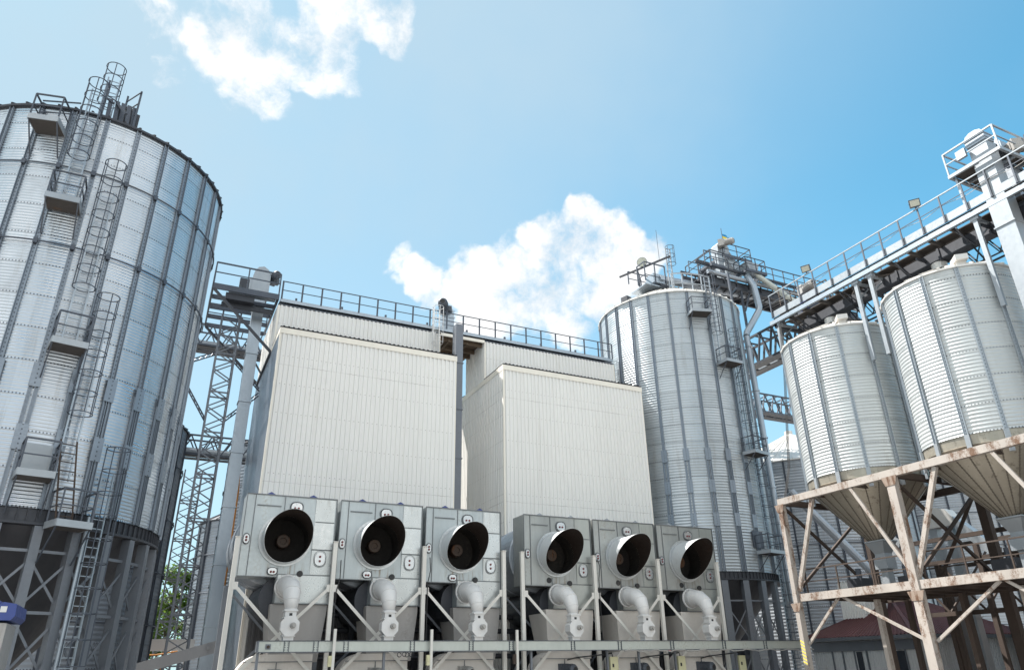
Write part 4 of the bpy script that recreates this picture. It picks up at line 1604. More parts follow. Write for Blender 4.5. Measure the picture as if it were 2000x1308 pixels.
# walkway level
m = MB()
m.bar((FXA, 28.8, 5.17), (FXA, 12, 5.17), .22, .36)
m.build('walkway_beam', M['rustpaint'], fr)
m = MB()
m.bar((FXB - .2, 28.8, 5.17), (FXB - .2, 12, 5.17), .2, .3)
for i in range(15):
    m.bar((FXA + .12, 28.6 - i * 1.15, 5.15), (FXB - .31, 28.6 - i * 1.15, 5.15), .12, .2)
m.build('walkway_joists', M['rust'], fr)
m = MB()
for i in range(9):
    x = FXA + .13 + i * .62
    if i == 4:
        continue
    m.box(x, x + .56, 12.0, 28.7, 5.28, 5.31)
m.build('walkway_floor', M['soffit'], fr)
m = MB()
m.rail([(FXA + .25, 28.55, 5.31), (FXA + .25, 22.5, 5.31)], h=1.2, spacing=1.9, r=.03, mids=(.6,))
m.rail([(FXA + .25, 21.85, 5.31), (FXA + .25, 12.2, 5.31)], h=1.2, spacing=1.9, r=.03, mids=(.6,))
m.build('handrail', M['rust'], fr)
m = MB()
m.rail([(35.9, 28.5, 5.31), (35.9, 12.5, 5.31)], h=1.1, spacing=2.0, r=.03)
m.build('handrail', M['rust'], fr)

# ------------------------------------------------------------------ walkway over the bins
CX0, CX1, CY0, CY1, CZ = 31.85, 34.7, 11.0, 28.75, 21.76
cw = thing('bin_walkway', 'long railed conveyor walkway running over the two hopper bins', 'walkway', (33.3, 20, 20.9))
m = MB()
m.box(CX0, CX0 + .03, CY0, CY1, 21.36, CZ)
m.box(CX1 - .03, CX1, CY0, CY1, 21.36, CZ)
m.build('fascia', M['pale'], cw)
m = MB()
m.box(CX0 + .0, CX0 + .16, CY0, CY1 + .3, 20.98, 21.22)
m.build('edge_beam', M['galv'], cw)
m = MB()
m.box(CX1 - .16, CX1, CY0, CY1 + .3, 20.98, 21.22)
y = CY0 + .4
while y < CY1:
    m.box(CX0 + .17, CX1 - .17, y, y + .1, 21.0, 21.2)
    y += 1.17
m.bar((CX0 + .3, CY1 - .2, 20.95), (CX1 - .3, CY1 - 3.0, 20.95), .07, .07)
m.bar((CX1 - .3, CY1 - 3.2, 20.95), (CX0 + .3, CY1 - 6.0, 20.95), .07, .07)
m.bar((CX0 + .3, CY1 - 6.2, 20.95), (CX1 - .3, CY1 - 9.0, 20.95), .07, .07)
m.build('joists', M['soffit'], cw)
m = MB()
for x0, x1 in ((CX0 + .04, 32.25), (32.27, 32.6), (32.9, 33.6), (33.62, 33.95), (34.1, 34.6)):
    m.box(x0, x1, CY0, CY1, 21.3, 21.34)
m.build('grating', M['soffit'], cw)
for nm, x in (('top_rail', CX0 - .05), ('top_rail', CX1 - .02)):
    m = MB()
    m.bar((x, CY0, 22.84), (x, CY1, 22.84), .055, .055)
    m.build(nm, M['pale'], cw)
    m = MB()
    m.bar((x, CY0, 22.3), (x, CY1, 22.3), .03, .03)
    m.build('mid_rail', M['rail'], cw)
pm = MB()
pm.box(-.025, .025, -.035, .035, -.1, 1.35)
pm.box(-.02, .06, -.06, .06, -.13, -.09)
base = None
ys = [28.7 - 1.148 * i for i in range(15)]
for x in (CX0 - .05, CX1 - .02):
    for y in ys:
        if base is None:
            base = pm.build('post', M['rail'], cw)
            base.data.transform(Matrix.Translation(Vector(ORG[cw.name])))
            q = base
        else:
            q = base.copy()
            COL.objects.link(q)
            q.parent = cw
        q.location = (x - 33.3, y - 20, 21.48 - 20.9)
for y, z0 in ((28.6, 18.9), (22.85, 16.35), (21.95, 16.35), (16.05, 16.33)):
    m = MB()
    m.box(31.98, 32.14, y - .1, y + .1, z0, 20.85)
    m.bar((32.06, y, 20.85), (33.6, y, 20.95), .12, .14)
    m.box(31.95, 32.25, y - .2, y + .2, 20.8, 20.97)
    m.bar((32.15, y, 20.0), (33.2, y, 20.9), .07, .07)
    m.build('hanger_leg', M['pale'], cw)
m = MB()
m.box(31.95, 34.6, CY1 - .15, CY1 + .05, 20.72, 20.96)
m.bar((32.1, CY1, 20.5), (34.4, CY1 - .2, 19.4), .07, .09)
m.bar((32.1, CY1, 20.2), (34.4, CY1 - .2, 19.1), .05, .07)
m.build('end_frame', M['darkmetal'], cw)
m = MB()
for x, w in ((34.45, .08), (33.95, .06)):
    m.bar((x, 11.5, 19.75), (x, 28.4, 19.75), w, w)
    for i in range(14):
        y = 11.6 + i * 1.2
        m.bar((x, y, 19.75), (x, y + .6, 20.95), w * .8, w * .8)
        m.bar((x, y + .6, 20.95), (x, y + 1.2, 19.75), w * .8, w * .8)
for y in (27.6, 24.0, 20.4, 17.0, 13.4):
    m.bar((32.1, y, 20.9), (34.45, y + .3, 19.75), .07, .07)
    m.bar((32.3, y - 1, 20.6), (34.3, y - 1, 20.6), .09, .12)
m.build('under_truss', M['darkmetal'], cw)
cv = MB()
cv.box(33.0, 33.6, 12, 27.6, 20.35, 20.9)
for y in (26.5, 24.0, 21.0, 18.6, 16.0):
    cv.box(32.95, 33.65, y, y + .1, 20.3, 20.95)
for c, _ in BINS:
    cv.box(c[0] - .25, c[0] + .25, c[1] - .25, c[1] + .25, 19.9, 20.34)
for y in (27.4, 23.9, 20.6, 17.2, 14.0):
    cv.bar((32.3, y, 20.95), (33.1, y - .3, 20.2), .06, .06)
    cv.bar((34.3, y, 20.95), (33.5, y - .3, 20.2), .06, .06)
o = cv.build('chain_conveyor', M['darkmetal'], None, at=(33.3, 20, 20.3))
tag(o, 'dark conveyor trough hung beneath the walkway over the hopper bins', 'conveyor')

# trusses glimpsed beyond the walkway
truss_bridge('conveyor_bridge', 'dark lattice bridge leaving the far hopper bin towards the slender silo', (44.0, 52, 25.0), (44.0, 34.5, 25.0), 1.8, 2.5, 1.35, mat='darkmetal', w=.17)
truss_bridge('conveyor_bridge', 'pale distant lattice bridge crossing above the white-roofed silo', (50.0, 54, 26.0), (66.0, 54, 26.0), 1.8, 2.0, 1.2, mat='rail', kind=2, w=.14)
truss_bridge('conveyor_bridge', 'latticed bridge seen through the gap between the two hopper bins', (36.5, 24.6, 19.0), (46, 24.6, 19.0), 1.5, 1.6, 1.2, mat='rail', kind=2, w=.09, conv=False)

# ------------------------------------------------------------------ elevator in front of the walkway
el = thing('bucket_elevator', 'tall pale square elevator shaft at the right edge, rising through the bin walkway', 'elevator', (32.3, 14.8, 0))
m = MB()
casing(m, 31.86, 32.62, 14.42, 15.26, 0, 24.3, 6.2)
m.build('leg_casing', M['pale'], el)
m = MB()
casing(m, 33.3, 34.0, 14.45, 15.2, 0, 23.2, 6.2)
m.build('return_casing', M['duct'], el)
m = MB()
pr = [(14.38, 24.31), (15.3, 24.31), (15.3, 24.72), (15.2, 24.92), (14.98, 25.02), (14.7, 25.02), (14.48, 24.92), (14.38, 24.72)]
m.prism([(31.8, y, z) for y, z in pr], (.7, 0, 0))
for z in (24.42, 24.66):
    m.box(31.77, 32.52, 14.35, 15.33, z, z + .04)
m.prism([(33.0, y, z - .15) for y, z in pr], (1.0, 0, 0))
m.box(31.6, 31.75, 15.3, 15.75, 23.9, 24.35)
m.build('head', M['galv'], el)
m = MB()
m.prism([(32.76, 14.5, 24.4), (33.9, 14.5, 24.6), (34.6, 14.5, 23.2), (34.0, 14.5, 23.2)], (0, .7, 0))
m.build('discharge_chute', M['darkmetal'], el)
geared_motor(el, (33.6, 13.95, 24.1), 1.1, 'lightmotor', (.8, -.5, 0))
HZ = 23.42
m = MB()
m.box(31.62, 31.74, 13.85, 16.4, HZ - .16, HZ + .0)
m.box(31.74, 35.0, 13.85, 13.97, HZ - .16, HZ)
m.box(31.74, 35.0, 16.28, 16.4, HZ - .16, HZ)
for x in (32.9, 33.9, 34.8):
    m.box(x, x + .09, 13.98, 16.27, HZ - .15, HZ - .02)
pf = m.build('platform_frame', M['pale'], el)
m = MB()
m.box(31.76, 34.95, 15.3, 16.26, HZ - .01, HZ + .02)
m.box(32.7, 34.95, 13.99, 14.4, HZ - .01, HZ + .02)
m.build('floor_plate', M['soffit'], pf)
m = MB()
m.rail([(35.0, 13.9, HZ), (31.68, 13.9, HZ), (31.68, 16.35, HZ), (35.0, 16.35, HZ)], h=1.25, spacing=2.6, r=.036, mids=(.65,))
m.build('handrail', M['pale'], pf)
m = MB()
m.bar((31.9, 16.2, HZ - .16), (31.95, 16.2, 21.8), .1, .1)
m.bar((34.6, 16.2, HZ - .16), (34.6, 16.2, 21.8), .1, .1)
m.bar((34.6, 14.0, HZ - .16), (34.6, 14.0, 21.8), .1, .1)
m.build('platform_leg', M['galv'], pf)


cbl = MB()
pts = []
for i in range(57):
    y = 28.6 - i * .287
    pts.append((31.84, y, 22.28 - .16 * math.sin(PI * ((i % 8) / 8.)) ** 2))
cbl.tube(pts, .014, 5)
o = cbl.build('lamp_cable', M['lightmotor'], None, at=pts[0])
tag(o, 'thin pale lamp cable sagging along the railing of the bin walkway', 'cable')
cbl = MB()
for dy in (0, .07, .14):
    cbl.tube([(31.95, 28.3 + dy, 20.9), (31.7, 28.35 + dy, 18.0), (31.2, 28.9 + dy, 12.0), (30.6, 29.2 + dy, 9.8)], .018, 5)
cbl.tube([(32.0, 23.1, 20.9), (32.02, 22.95, 19.6), (32.3, 22.4, 19.9), (32.8, 22.2, 20.7)], .016, 5)
o = cbl.build('hanging_cables', M['black'], None, at=(31.9, 28.3, 20.9))
tag(o, 'dark cables hanging from the far end of the bin walkway to the frame corner', 'cable')

# ------------------------------------------------------------------ floodlights
def floodlight(p, label, d, s=.55, square=True):
    p = Vector(p)
    root = thing('floodlight', label, 'floodlight', tuple(p), 'floodlights on the railings')
    d = Vector(d).normalized()
    sd = d.cross(Vector((0, 0, 1))).normalized()
    up = sd.cross(d)
    c = p + Vector((0, 0, .12 + s * .4))
    b = MB()
    if square:
        b.bar(c - d * .1, c + d * .1, s, s * .82, up=up)
        b.bar(c - d * .2, c - d * .1, s * .6, s * .5, up=up)
    else:
        b.tube([c - d * .28, c - d * .1, c + d * .12], [s * .18, s * .42, s * .5], 20)
    b.build('housing', M['motor'], root)
    g = MB()
    if square:
        g.bar(c + d * .101, c + d * .112, s * .84, s * .62, up=up)
    else:
        g.tube([c + d * .121, c + d * .135], s * .46, 20)
    g.build('glass', M['lens'], root)
    k = MB()
    k.bar(p, p + Vector((0, 0, .12)), .06, .06)
    for sg in (-1, 1):
        k.bar(p + Vector((0, 0, .1)), c + sd * s * .53 * sg, .03, .03)
    k.build('bracket', M['rail'], root)
    return root


floodlight((31.8, 18.4, 22.87), 'square floodlight on the rail halfway up the bin walkway', (-.75, -.55, -.35), .5)
floodlight((31.8, 25.6, 22.87), 'square floodlight on the rail near the far end of the bin walkway', (-.75, -.4, -.5), .5)
floodlight((34.9, 13.9, 24.7), 'square floodlight on the elevator platform rail at the right edge', (-.6, -.6, -.3), .55)

# drive unit standing on the far end of the walkway
dr = thing('conveyor_drive', 'blue and grey conveyor drive standing on the far end of the bin walkway', 'drive unit', (33.4, 27.4, 21.35))
geared_motor(dr, (33.4, 27.2, 23.0), 1.1, 'lightmotor', (-.2, -.97, 0))
m = MB()
m.box(33.1, 33.9, 26.9, 27.9, 21.35, 22.5)
m.build('stand', M['rail'], dr)
m = MB()
m.box(32.95, 33.09, 27.0, 27.5, 21.5, 22.4)
m.build('guard', M['blue'], dr)
m = MB()
m.rail([(32.6, 28.6, 22.3), (34.6, 28.6, 22.3), (34.6, 26.6, 22.3)], h=1.3, spacing=1, r=.03)
m.build('handrail', M['rust'], dr)

# ================================================================== GALLERY AND HEAD TOWER ABOVE THE SLENDER SILO
ga = thing('conveyor_gallery', 'dark railed conveyor gallery running off to the right above the slender silo', 'walkway', (40, 41.5, 31))
GY0, GY1 = 40.4, 42.4
m = MB()
for y in (GY0, GY1):
    m.bar((33, y, 29.75), (37.5, y, 29.75), .16, .22)
    m.bar((37, y, 31.2), (56, y, 31.2), .18, .26)
    m.bar((37, y, 32.95), (56, y, 32.95), .14, .2)
    for i in range(14):
        x = 37.2 + i * 1.36
        m.bar((x, y, 31.2), (x, y, 32.95), .09, .09)
x = 33.2
while x < 56:
    z = 31.12 if x > 37 else 29.7
    m.bar((x, GY0, z), (x, GY1, z), .1, .14)
    x += .9
m.build('frame', M['darkmetal'], ga)
m = MB()
m.box(33.1, 37.2, GY0 + .3, GY1 - .3, 29.9, 29.95)
m.box(37.2, 56, GY0 + .1, GY0 + .75, 31.34, 31.38)
m.box(37.2, 56, GY1 - .8, GY1 - .1, 31.34, 31.38)
m.build('floor', M['darkmetal'], ga)
m = MB()
m.tube([(34.0, 41.4, 31.0), (56, 41.4, 32.2)], .34, 14)
m.tube([(38, 40.2, 32.1), (56, 40.2, 32.1)], .2, 10)
m.build('conveyor_tube', M['duct'], ga)
m = MB()
m.box(37.2, 56, GY0 + .06, GY0 + .10, 31.35, 31.95)
m.box(37.2, 56, GY1 - .06, GY1 - .02, 31.35, 32.6)
m.box(37.2, 56, GY0 + .76, GY1 - .81, 31.34, 31.38)
m.build('side_sheet', M['darkmetal'], ga)
m = MB()
m.rail([(56, GY0 - .05, 33.05), (38, GY0 - .05, 33.05)], h=1.2, spacing=1.25, r=.035)
m.rail([(56, GY1, 33.05), (38, GY1, 33.05)], h=1.2, spacing=1.25, r=.03)
m.rail([(37.6, GY1 + 1.2, 31.3), (32.3, GY1 + 1.2, 31.3)], h=1.2, spacing=1.1, r=.04)
m.rail([(33.2, GY1 + .7, 29.9), (31.6, 41.4, 29.9), (31.6, GY0, 29.9), (33.6, GY0, 29.9)], h=1.7, spacing=1.1, r=.04)
m.build('handrail', M['rail'], ga)
m = MB()
m.bar((31.2, 43.3, 31.55), (33.6, 39.5, 32.1), .13, .13)
m.build('lamp_boom', M['darkmetal'], ga)
m = MB()
m.box(32.4, 33.5, 40.4, 41.4, 29.95, 30.75)
m.box(33.0, 33.4, 40.2, 40.39, 30.2, 30.6)
m.box(31.6, 33.6, GY0, GY1, 29.6, 29.68)
m.build('tail_box', M['galv'], ga)
for p_, q_, w_ in (((34.0, 40.4, 27.4), (34.0, 40.4, 29.7), .16), ((34.0, 42.3, 27.4), (34.0, 42.3, 29.7), .16), ((36.6, 40.4, 27.4), (36.6, 40.4, 29.7), .16),
                   ((38.6, 38.6, 27.2), (38.6, 38.6, 31.2), .16), ((41.6, 40.4, 27.4), (41.6, 40.4, 31.2), .16),
                   ((38.6, 38.6, 29.3), (41.0, 40.2, 31.2), .12), ((40.3, 39.0, 28.3), (42.6, 40.4, 31.2), .12), ((36.6, 40.4, 28.2), (39.4, 40.4, 31.2), .12)):
    m = MB()
    m.bar(p_, q_, w_, w_)
    m.build('prop', M['rail'], ga)
m = MB()
g_l = MB()
for s in (-1, 1):
    m.bar((33.9 + s * .22, 40.1, 28.2), (33.9 + s * .22, 40.1, 33.2), .09, .09)
z = 28.4
while z < 33.2:
    m.bar((33.68, 40.1, z), (34.12, 40.1, z), .03, .03)
    z += .3
lo = m.build('ladder', M['pale'], ga)
for z in (31.6, 32.4, 33.2):
    g_l.ring((33.9, 39.8, z), .36, .022, n=18)
for th in (200, 270, 340):
    g_l.bar((33.9 + .36 * math.cos(R_(th)), 39.8 + .36 * math.sin(R_(th)), 31.6), (33.9 + .36 * math.cos(R_(th)), 39.8 + .36 * math.sin(R_(th)), 33.2), .03, .03)
g_l.build('safety_cage', M['rail'], lo)
floodlight((32.3, 41.5, 31.8), 'round floodlight on the boom at the left end of the gallery', (-.75, -.6, -.15), .85, False)
an = MB()
an.tube([(33.2, 40.4, 32.0), (33.2, 40.4, 35.0)], .018, 5)
an.tube([(27.9, 42.6, 22.4), (27.9, 42.6, 25.4)], .018, 5) if False else None
o = an.build('lightning_rod', M['rail'], None, at=(33.2, 40.4, 32))
tag(o, 'thin lightning rod beside the round floodlight', 'lightning rod')

ht = thing('head_tower', 'cluster of railed drive platforms and spouts on top of the slender silo', 'platform tower', (42, 42, 31.4))
m = MB()
m.box(40.87, 44.2, 41.0, 41.12, 34.82, 35.05)
m.box(40.87, 44.2, 44.4, 44.5, 34.82, 35.05)
m.box(40.87, 40.99, 41.12, 44.4, 34.82, 35.05)
m.box(44.08, 44.2, 41.12, 44.4, 34.82, 35.05)
m.box(41.0, 44.05, 42.3, 44.38, 35.0, 35.04)
m.build('upper_deck', M['rail'], ht)
m = MB()
m.rail([(44.15, 44.4, 35.05), (44.15, 41.05, 35.05), (40.92, 41.05, 35.05), (40.92, 44.4, 35.05), (44.15, 44.4, 35.05)], h=1.15, spacing=1.7, r=.032)
m.build('upper_rail', M['darkmetal'], ht)
m = MB()
m.box(41.8, 44.1, 39.5, 39.62, 32.72, 32.95)
m.box(41.8, 41.92, 39.62, 41.0, 32.72, 32.95)
m.box(43.98, 44.1, 39.62, 41.0, 32.72, 32.95)
m.build('lower_deck', M['rail'], ht)
m = MB()
m.box(38.4, 39.9, 40.0, 40.35, 32.7, 32.95)
m.build('side_deck', M['rail'], ht)
m = MB()
m.rail([(41.85, 41.0, 32.95), (41.85, 39.55, 32.95), (44.05, 39.55, 32.95), (44.05, 41.0, 32.95)], h=1.2, spacing=1.2, r=.03)
m.rail([(38.3, 43.2, 32.95), (38.3, 39.95, 32.95), (39.9, 39.95, 32.95)], h=1.2, spacing=1.6, r=.035)
m.build('lower_rail', M['darkmetal'], ht)
m = MB()
for x, y in ((41.0, 41.1), (44.1, 41.1), (41.0, 44.3), (44.1, 44.3)):
    m.bar((x, y, 31.3), (x, y, 34.82), .15, .15)
m.bar((40.2, 41.0, 31.4), (40.2, 41.0, 34.8), .5, .45)
m.bar((41.0, 41.1, 33.0), (44.1, 41.1, 34.7), .09, .09)
m.bar((41.0, 44.3, 33.0), (41.0, 41.1, 34.7), .09, .09)
m.build('tower_leg', M['pale'], ht)
m = MB()
m.prism([(40.6, 41.3, 35.0), (41.9, 41.3, 35.0), (41.9, 41.3, 36.0), (41.6, 41.3, 36.35), (40.9, 41.3, 36.35), (40.6, 41.3, 36.0)], (0, .9, 0))
m.prism([(41.9, 41.3, 35.6), (43.4, 41.3, 33.6), (42.6, 41.3, 33.2), (41.6, 41.3, 34.6)], (0, .8, 0))
m.prism([(42.2, 39.8, 33.9), (43.6, 39.8, 33.9), (43.2, 39.8, 32.6), (42.6, 39.8, 32.6)], (0, .9, 0))
m.build('elevator_head', M['pale'], ht)
geared_motor(ht, (41.0, 40.8, 36.0), 1.2, 'lightmotor', (.6, -.8, 0))
sp = MB()
sp.tube([(42.3, 40.1, 32.6), (42.45, 39.7, 31.4), (42.55, 39.6, 29.4), (42.4, 39.6, 28.95)], .27, 14)
sp.tube([(42.4, 39.6, 28.95), (40.75, 39.7, 26.7), (40.55, 39.6, 26.3)], .27, 14)
sp.tube([(40.55, 39.6, 26.3), (40.6, 39.55, 6.0)], .24, 14)
for z in (25.3, 21.5, 17.7, 13.9):
    sp.tube([(40.57, 39.58, z), (40.57, 39.58, z + .1)], .31, 14)
o = sp.build('spout_pipe', M['galv'], None, at=(42.3, 40.1, 32.6))
tag(o, 'pale bent spout pipe dropping beside the slender silo from its head tower', 'pipe')
sp = MB()
sp.tube([(43.0, 40.0, 33.0), (46.6, 38.8, 29.9)], .25, 14)
o = sp.build('spout_pipe', M['trough'], None, at=(43.0, 40.0, 33.0))
tag(o, 'slanting olive spout pipe running from the head tower towards the bin walkway', 'pipe')
fg = thing('flag', 'small frayed blue and yellow flag on the highest platform', 'flag', (41.0, 41.0, 36.2))
m = MB()
m.tube([(41.0, 40.95, 35.1), (41.0, 40.95, 37.6)], .025, 6)
m.build('pole', M['rail'], fg)
for nm, z, mt in (('blue_cloth', 36.85, 'flagblue'), ('yellow_cloth', 36.62, 'flagyellow')):
    m = MB()
    vs, fs = [], []
    for i in range(8):
        x = 41.02 + i * .12
        yy = 40.95 + .09 * math.sin(i * 1.3)
        dz = -.035 * i + .06 * math.sin(i * 1.1)
        vs += [(x, yy, z + dz), (x, yy, z + .23 + dz), (x, yy + .012, z + .23 + dz), (x, yy + .012, z + dz)]
    for i in range(7):
        for q in range(4):
            fs.append((4 * i + q, 4 * i + (q + 1) % 4, 4 * i + 4 + (q + 1) % 4, 4 * i + 4 + q))
    m.add(vs, fs)
    m.build(nm, M[mt], fg)

# ================================================================== BEHIND THE FRAME: SILOS, SHED, SMALL ELEVATOR
skinG = silo_skin('silo_skin_back', 34, 0, 1.2, base=(.33, .355, .385), rough=.45, metal=.75, stain=.3)
silo('grain_silo', 'broad dark silo with a white roof behind the far hopper bin', (53.1, 48.6), 9.0, 0, 17.4, 34, 0, skinG, M['eave'], slope=27, face=-131,
     rings=(14.2, 10.6, 7.0), fine=False, stiff='rail', nseg=90)
silo('grain_silo', 'broad silo behind the rusty frame, right of the white-roofed one', (74.2, 51.0), 8.0, 0, 19.0, 34, 0, skinG, M['eave'], slope=27, face=-116,
     rings=(15, 12, 8.5, 5.), fine=False, stiff='rail')
b = MB()
b.rail([(50.2, 44.6, 21.4), (55.0, 41.5, 19.6), (58, 40.6, 18.8)], h=1.2, spacing=.9, r=.05)
b.bar((50.2, 44.6, 21.3), (55.0, 41.5, 19.5), .5, .18)
b.bar((55.0, 41.5, 19.5), (58., 40.6, 18.7), .5, .18)
o = b.build('roof_stairs', M['rail'], None, at=(52, 43, 19))
tag(o, 'railed stairs climbing the white roof behind the far hopper bin', 'stairs')
b = MB()
b.tube([(41.2, 38.5, 13.5), (45.6, 36.2, 7.4)], .3, 12)
o = b.build('slanting_pipe', M['duct'], None, at=(45.6, 36.2, 7.4))
tag(o, 'dark slanting pipe running down behind the corner of the rusty frame', 'pipe')
b = MB()
b.tube([(44.0, 33.0, 9.4), (42.2, 33.2, 6.4), (41.7, 33.3, 5.2)], .3, 12)
b.tube([(42.3, 33.2, 6.6), (42.1, 33.2, 6.25)], .36, 12)
o = b.build('slanting_pipe', M['white'], None, at=(42.2, 33.2, 6.4))
tag(o, 'white slanting pipe behind the far hopper cone', 'pipe')

se = thing('bucket_elevator', 'small pale elevator head with sloping chute seen between the two hopper cones', 'elevator', (42, 28.3, 0))
m = MB()
casing(m, 41.8, 42.3, 28.5, 29.0, 0, 9.3)
casing(m, 41.8, 42.3, 27.5, 28.0, 0, 9.3)
m.build('leg_casing', M['pale'], se)
m = MB()
pr = [(27.3, 9.3), (29.2, 9.3), (29.2, 9.8), (28.9, 10.25), (28.25, 10.45), (27.6, 10.25), (27.3, 9.8)]
m.prism([(41.7, y, z) for y, z in pr], (.75, 0, 0))
m.build('head', M['eave'], se)
m = MB()
m.prism([(41.75, 27.3, 9.8), (41.75, 27.3, 9.0), (41.75, 25.5, 7.2), (41.75, 25.3, 7.8)], (.6, 0, 0))
m.build('chute', M['pale'], se)

sh = thing('shed', 'low white corrugated shed with a red hipped roof under the rusty frame', 'shed', (40, 30, 0))
SX0, SX1, SY0, SY1, SE = 40.0, 50.0, 30.3, 37.8, 3.55
b = MB()
b.corr((SX0, SY1), (SX0, SY0), 0, SE - .05, (-1, 0), pitch=.2, d=.03)
b.corr((SX0, SY0), (SX1, SY0), 0, SE - .05, (0, -1), pitch=.2, d=.03)
b.corr((SX1, SY0), (SX1, SY1), 0, SE - .05, (1, 0), pitch=.2, d=.03)
b.corr((SX1, SY1), (SX0, SY1), 0, SE - .05, (0, 1), pitch=.2, d=.03)
b.build('wall', M['whitewall'], sh)
b = MB()
e = .45


def roof_face(p0, p1, t0, t1, n):
    """ribbed roof plane from eave p0-p1 up to t0-t1"""
    p0, p1, t0, t1 = (Vector(q) for q in (p0, p1, t0, t1))
    nr = (p1 - p0).cross(t0 - p0).normalized()
    if nr.z < 0:
        nr = -nr
    vs, fs = [], []
    for i in range(n):
        for q, d in ((0, 0), (.5, .0), (.6, .05), (.9, .05)):
            f = (i + q) / n
            vs += [p0.lerp(p1, f) + nr * d, t0.lerp(t1, f) + nr * d]
    for i in range(len(vs) // 2 - 1):
        fs.append((2 * i, 2 * i + 2, 2 * i + 3, 2 * i + 1))
    b.add(vs, fs)


r0, r1 = (43.6, 34.0, 5.75), (46.4, 34.0, 5.75)
c00, c10, c11, c01 = (SX0 - e, SY0 - e, SE), (SX1 + e, SY0 - e, SE), (SX1 + e, SY1 + e, SE), (SX0 - e, SY1 + e, SE)
roof_face(c01, c00, r0, r0, 32)
roof_face(c00, c10, r0, r1, 42)
roof_face(c10, c11, r1, r1, 32)
roof_face(c11, c01, r1, r0, 42)
b.bar(c00, r0, .2, .08)
b.build('roof', M['redroof'], sh)
b = MB()
b.box(SX0 - e - .03, SX0 - e, SY0 - e, SY1 + e, SE - .2, SE - .005)
b.box(SX0 - e, SX1 + e, SY0 - e - .03, SY0 - e, SE - .2, SE - .005)
b.box(SX0 - .12, SX0 - .06, SY0, SY1, 2.75, 3.3)
b.build('eave_board', M['legs'], sh)
for y0, y1 in ((31.0, 31.9), (34.0, 34.4)):
    b = MB()
    b.box(SX0 - .06, SX0 - .035, y0, y1, .9, 2.7)
    b.build('window', M['glassdark'], sh)
for y in (36.2, 35.4, 34.5, 33.6, 32.1, 30.9):
    b = MB()
    b.box(SX0 - .1, SX0 - .035, y, y + .08, 0, 2.75)
    b.build('batten', M['legs'], sh)
b = MB()
b.corr((41.6, 36.3), (41.6, 34.6), 4.2, 7.0, (-1, 0), pitch=.25)
b.corr((41.6, 34.6), (44.0, 34.6), 4.2, 7.0, (0, -1), pitch=.25)
b.box(41.6, 44, 34.65, 36.3, 6.9, 7.0)
b.build('roof_shaft', M['cream'], sh)
b = MB()
b.box(38.5, 42.5, 52.2, 57.5, 0, 3.0)
b.prism([(38.2, 52, 3.0), (38.2, 58, 3.0), (38.2, 55, 5.0)], (4.6, 0, 0))
o = b.build('red_roofed_building', M['redroof'], None, at=(40.5, 55, 0))
tag(o, 'sunlit red-roofed building glimpsed between the legs of the slender silo', 'building')
b = MB()
b.corr((47, 27.5), (47, 4), 0, 8.6, (-1, 0), pitch=.3, d=.05)
b.corr((47, 27.5), (58, 27.5), 0, 8.6, (0, 1), pitch=.3, d=.05)
b.box(46.9, 58, 4, 27.5, 8.6, 8.75)
o = b.build('brown_building', M['brownclad'], None, at=(50, 15, 0))
tag(o, 'dark brown clad building in the shade behind the right end of the rusty frame', 'building')
b = MB()
for i in range(7):
    x = 40.5 + i * .9
    b.box(x, x + .16, 49.0 - .4 * i, 49.2 - .4 * i, 0, 6.8)
    b.box(x + .2, x + .7, 50.5 - .4 * i, 50.7 - .4 * i, 2.8, 6.0)
b.prism([(40.3, 49.6, 0), (47.2, 46.4, 0), (47.2, 46.4, 6.6), (40.3, 49.6, 6.6)], (.1, .25, 0))  # solid dark sheet added to stand for the darkness between the legs
b.bar((40.2, 49.2, 6.6), (46.5, 46.3, 6.6), .3, .4)
b.bar((40.2, 49.2, 2.6), (46.5, 46.3, 2.6), .2, .25)
o = b.build('dark_backdrop', M['darkmetal'], None, at=(43, 48, 0))
tag(o, 'dark sheet and framework filling the darkness behind the legs of the slender silo', 'steelwork')
# columns, pipes and gear in the shade under and behind the frame
b = MB()
random.seed(3)
for i in range(16):
    x, y = random.uniform(38.5, 46), random.uniform(14, 28)
    b.box(x - .12, x + .12, y - .12, y + .12, 0, random.uniform(5, 9.5))
for z in (4.4, 5.6, 7.0, 8.2):
    b.bar((39.0, 12, z), (39.0, 29, z), .16, .22)
    b.bar((44.0, 12, z + .3), (44.0, 29, z + .3), .16, .22)
for i in range(8):
    y = 13 + i * 2
    b.bar((39, y, 4.4), (44, y, 8.2), .08, .1)
    b.bar((39, y, 4.5), (39, y + 2, 7.0), .08, .1)
o = b.build('rear_steelwork', M['rust'], None, at=(41, 21, 0))
tag(o, 'dark rusty steelwork in the shade behind the rusty bin frame', 'steelwork')
for (x, y, w, h), lab in (((33, 27.3, .9, .7), 'dark drive box at the far end of the lower walkway on the rusty frame'), ((32.5, 24.2, .6, .5), 'small dark drive box on the lower walkway beside the far hopper outlet'),
                          ((34.6, 20.5, 1.1, .9), 'large dark drive box on the lower walkway between the two hopper outlets')):
    t_ = thing('drive_box', lab, 'machinery', (x, y, 5.32))
    b = MB()
    b.box(x - w / 2, x + w / 2, y - w / 2, y + w / 2, 5.315, 5.32 + h)
    b.build('housing', M['darkmetal'], t_)
    b = MB()
    b.tube([(x, y, 5.32 + h), (x, y, 5.32 + h + .5)], .14, 10)
    b.build('stack', M['rail'], t_)


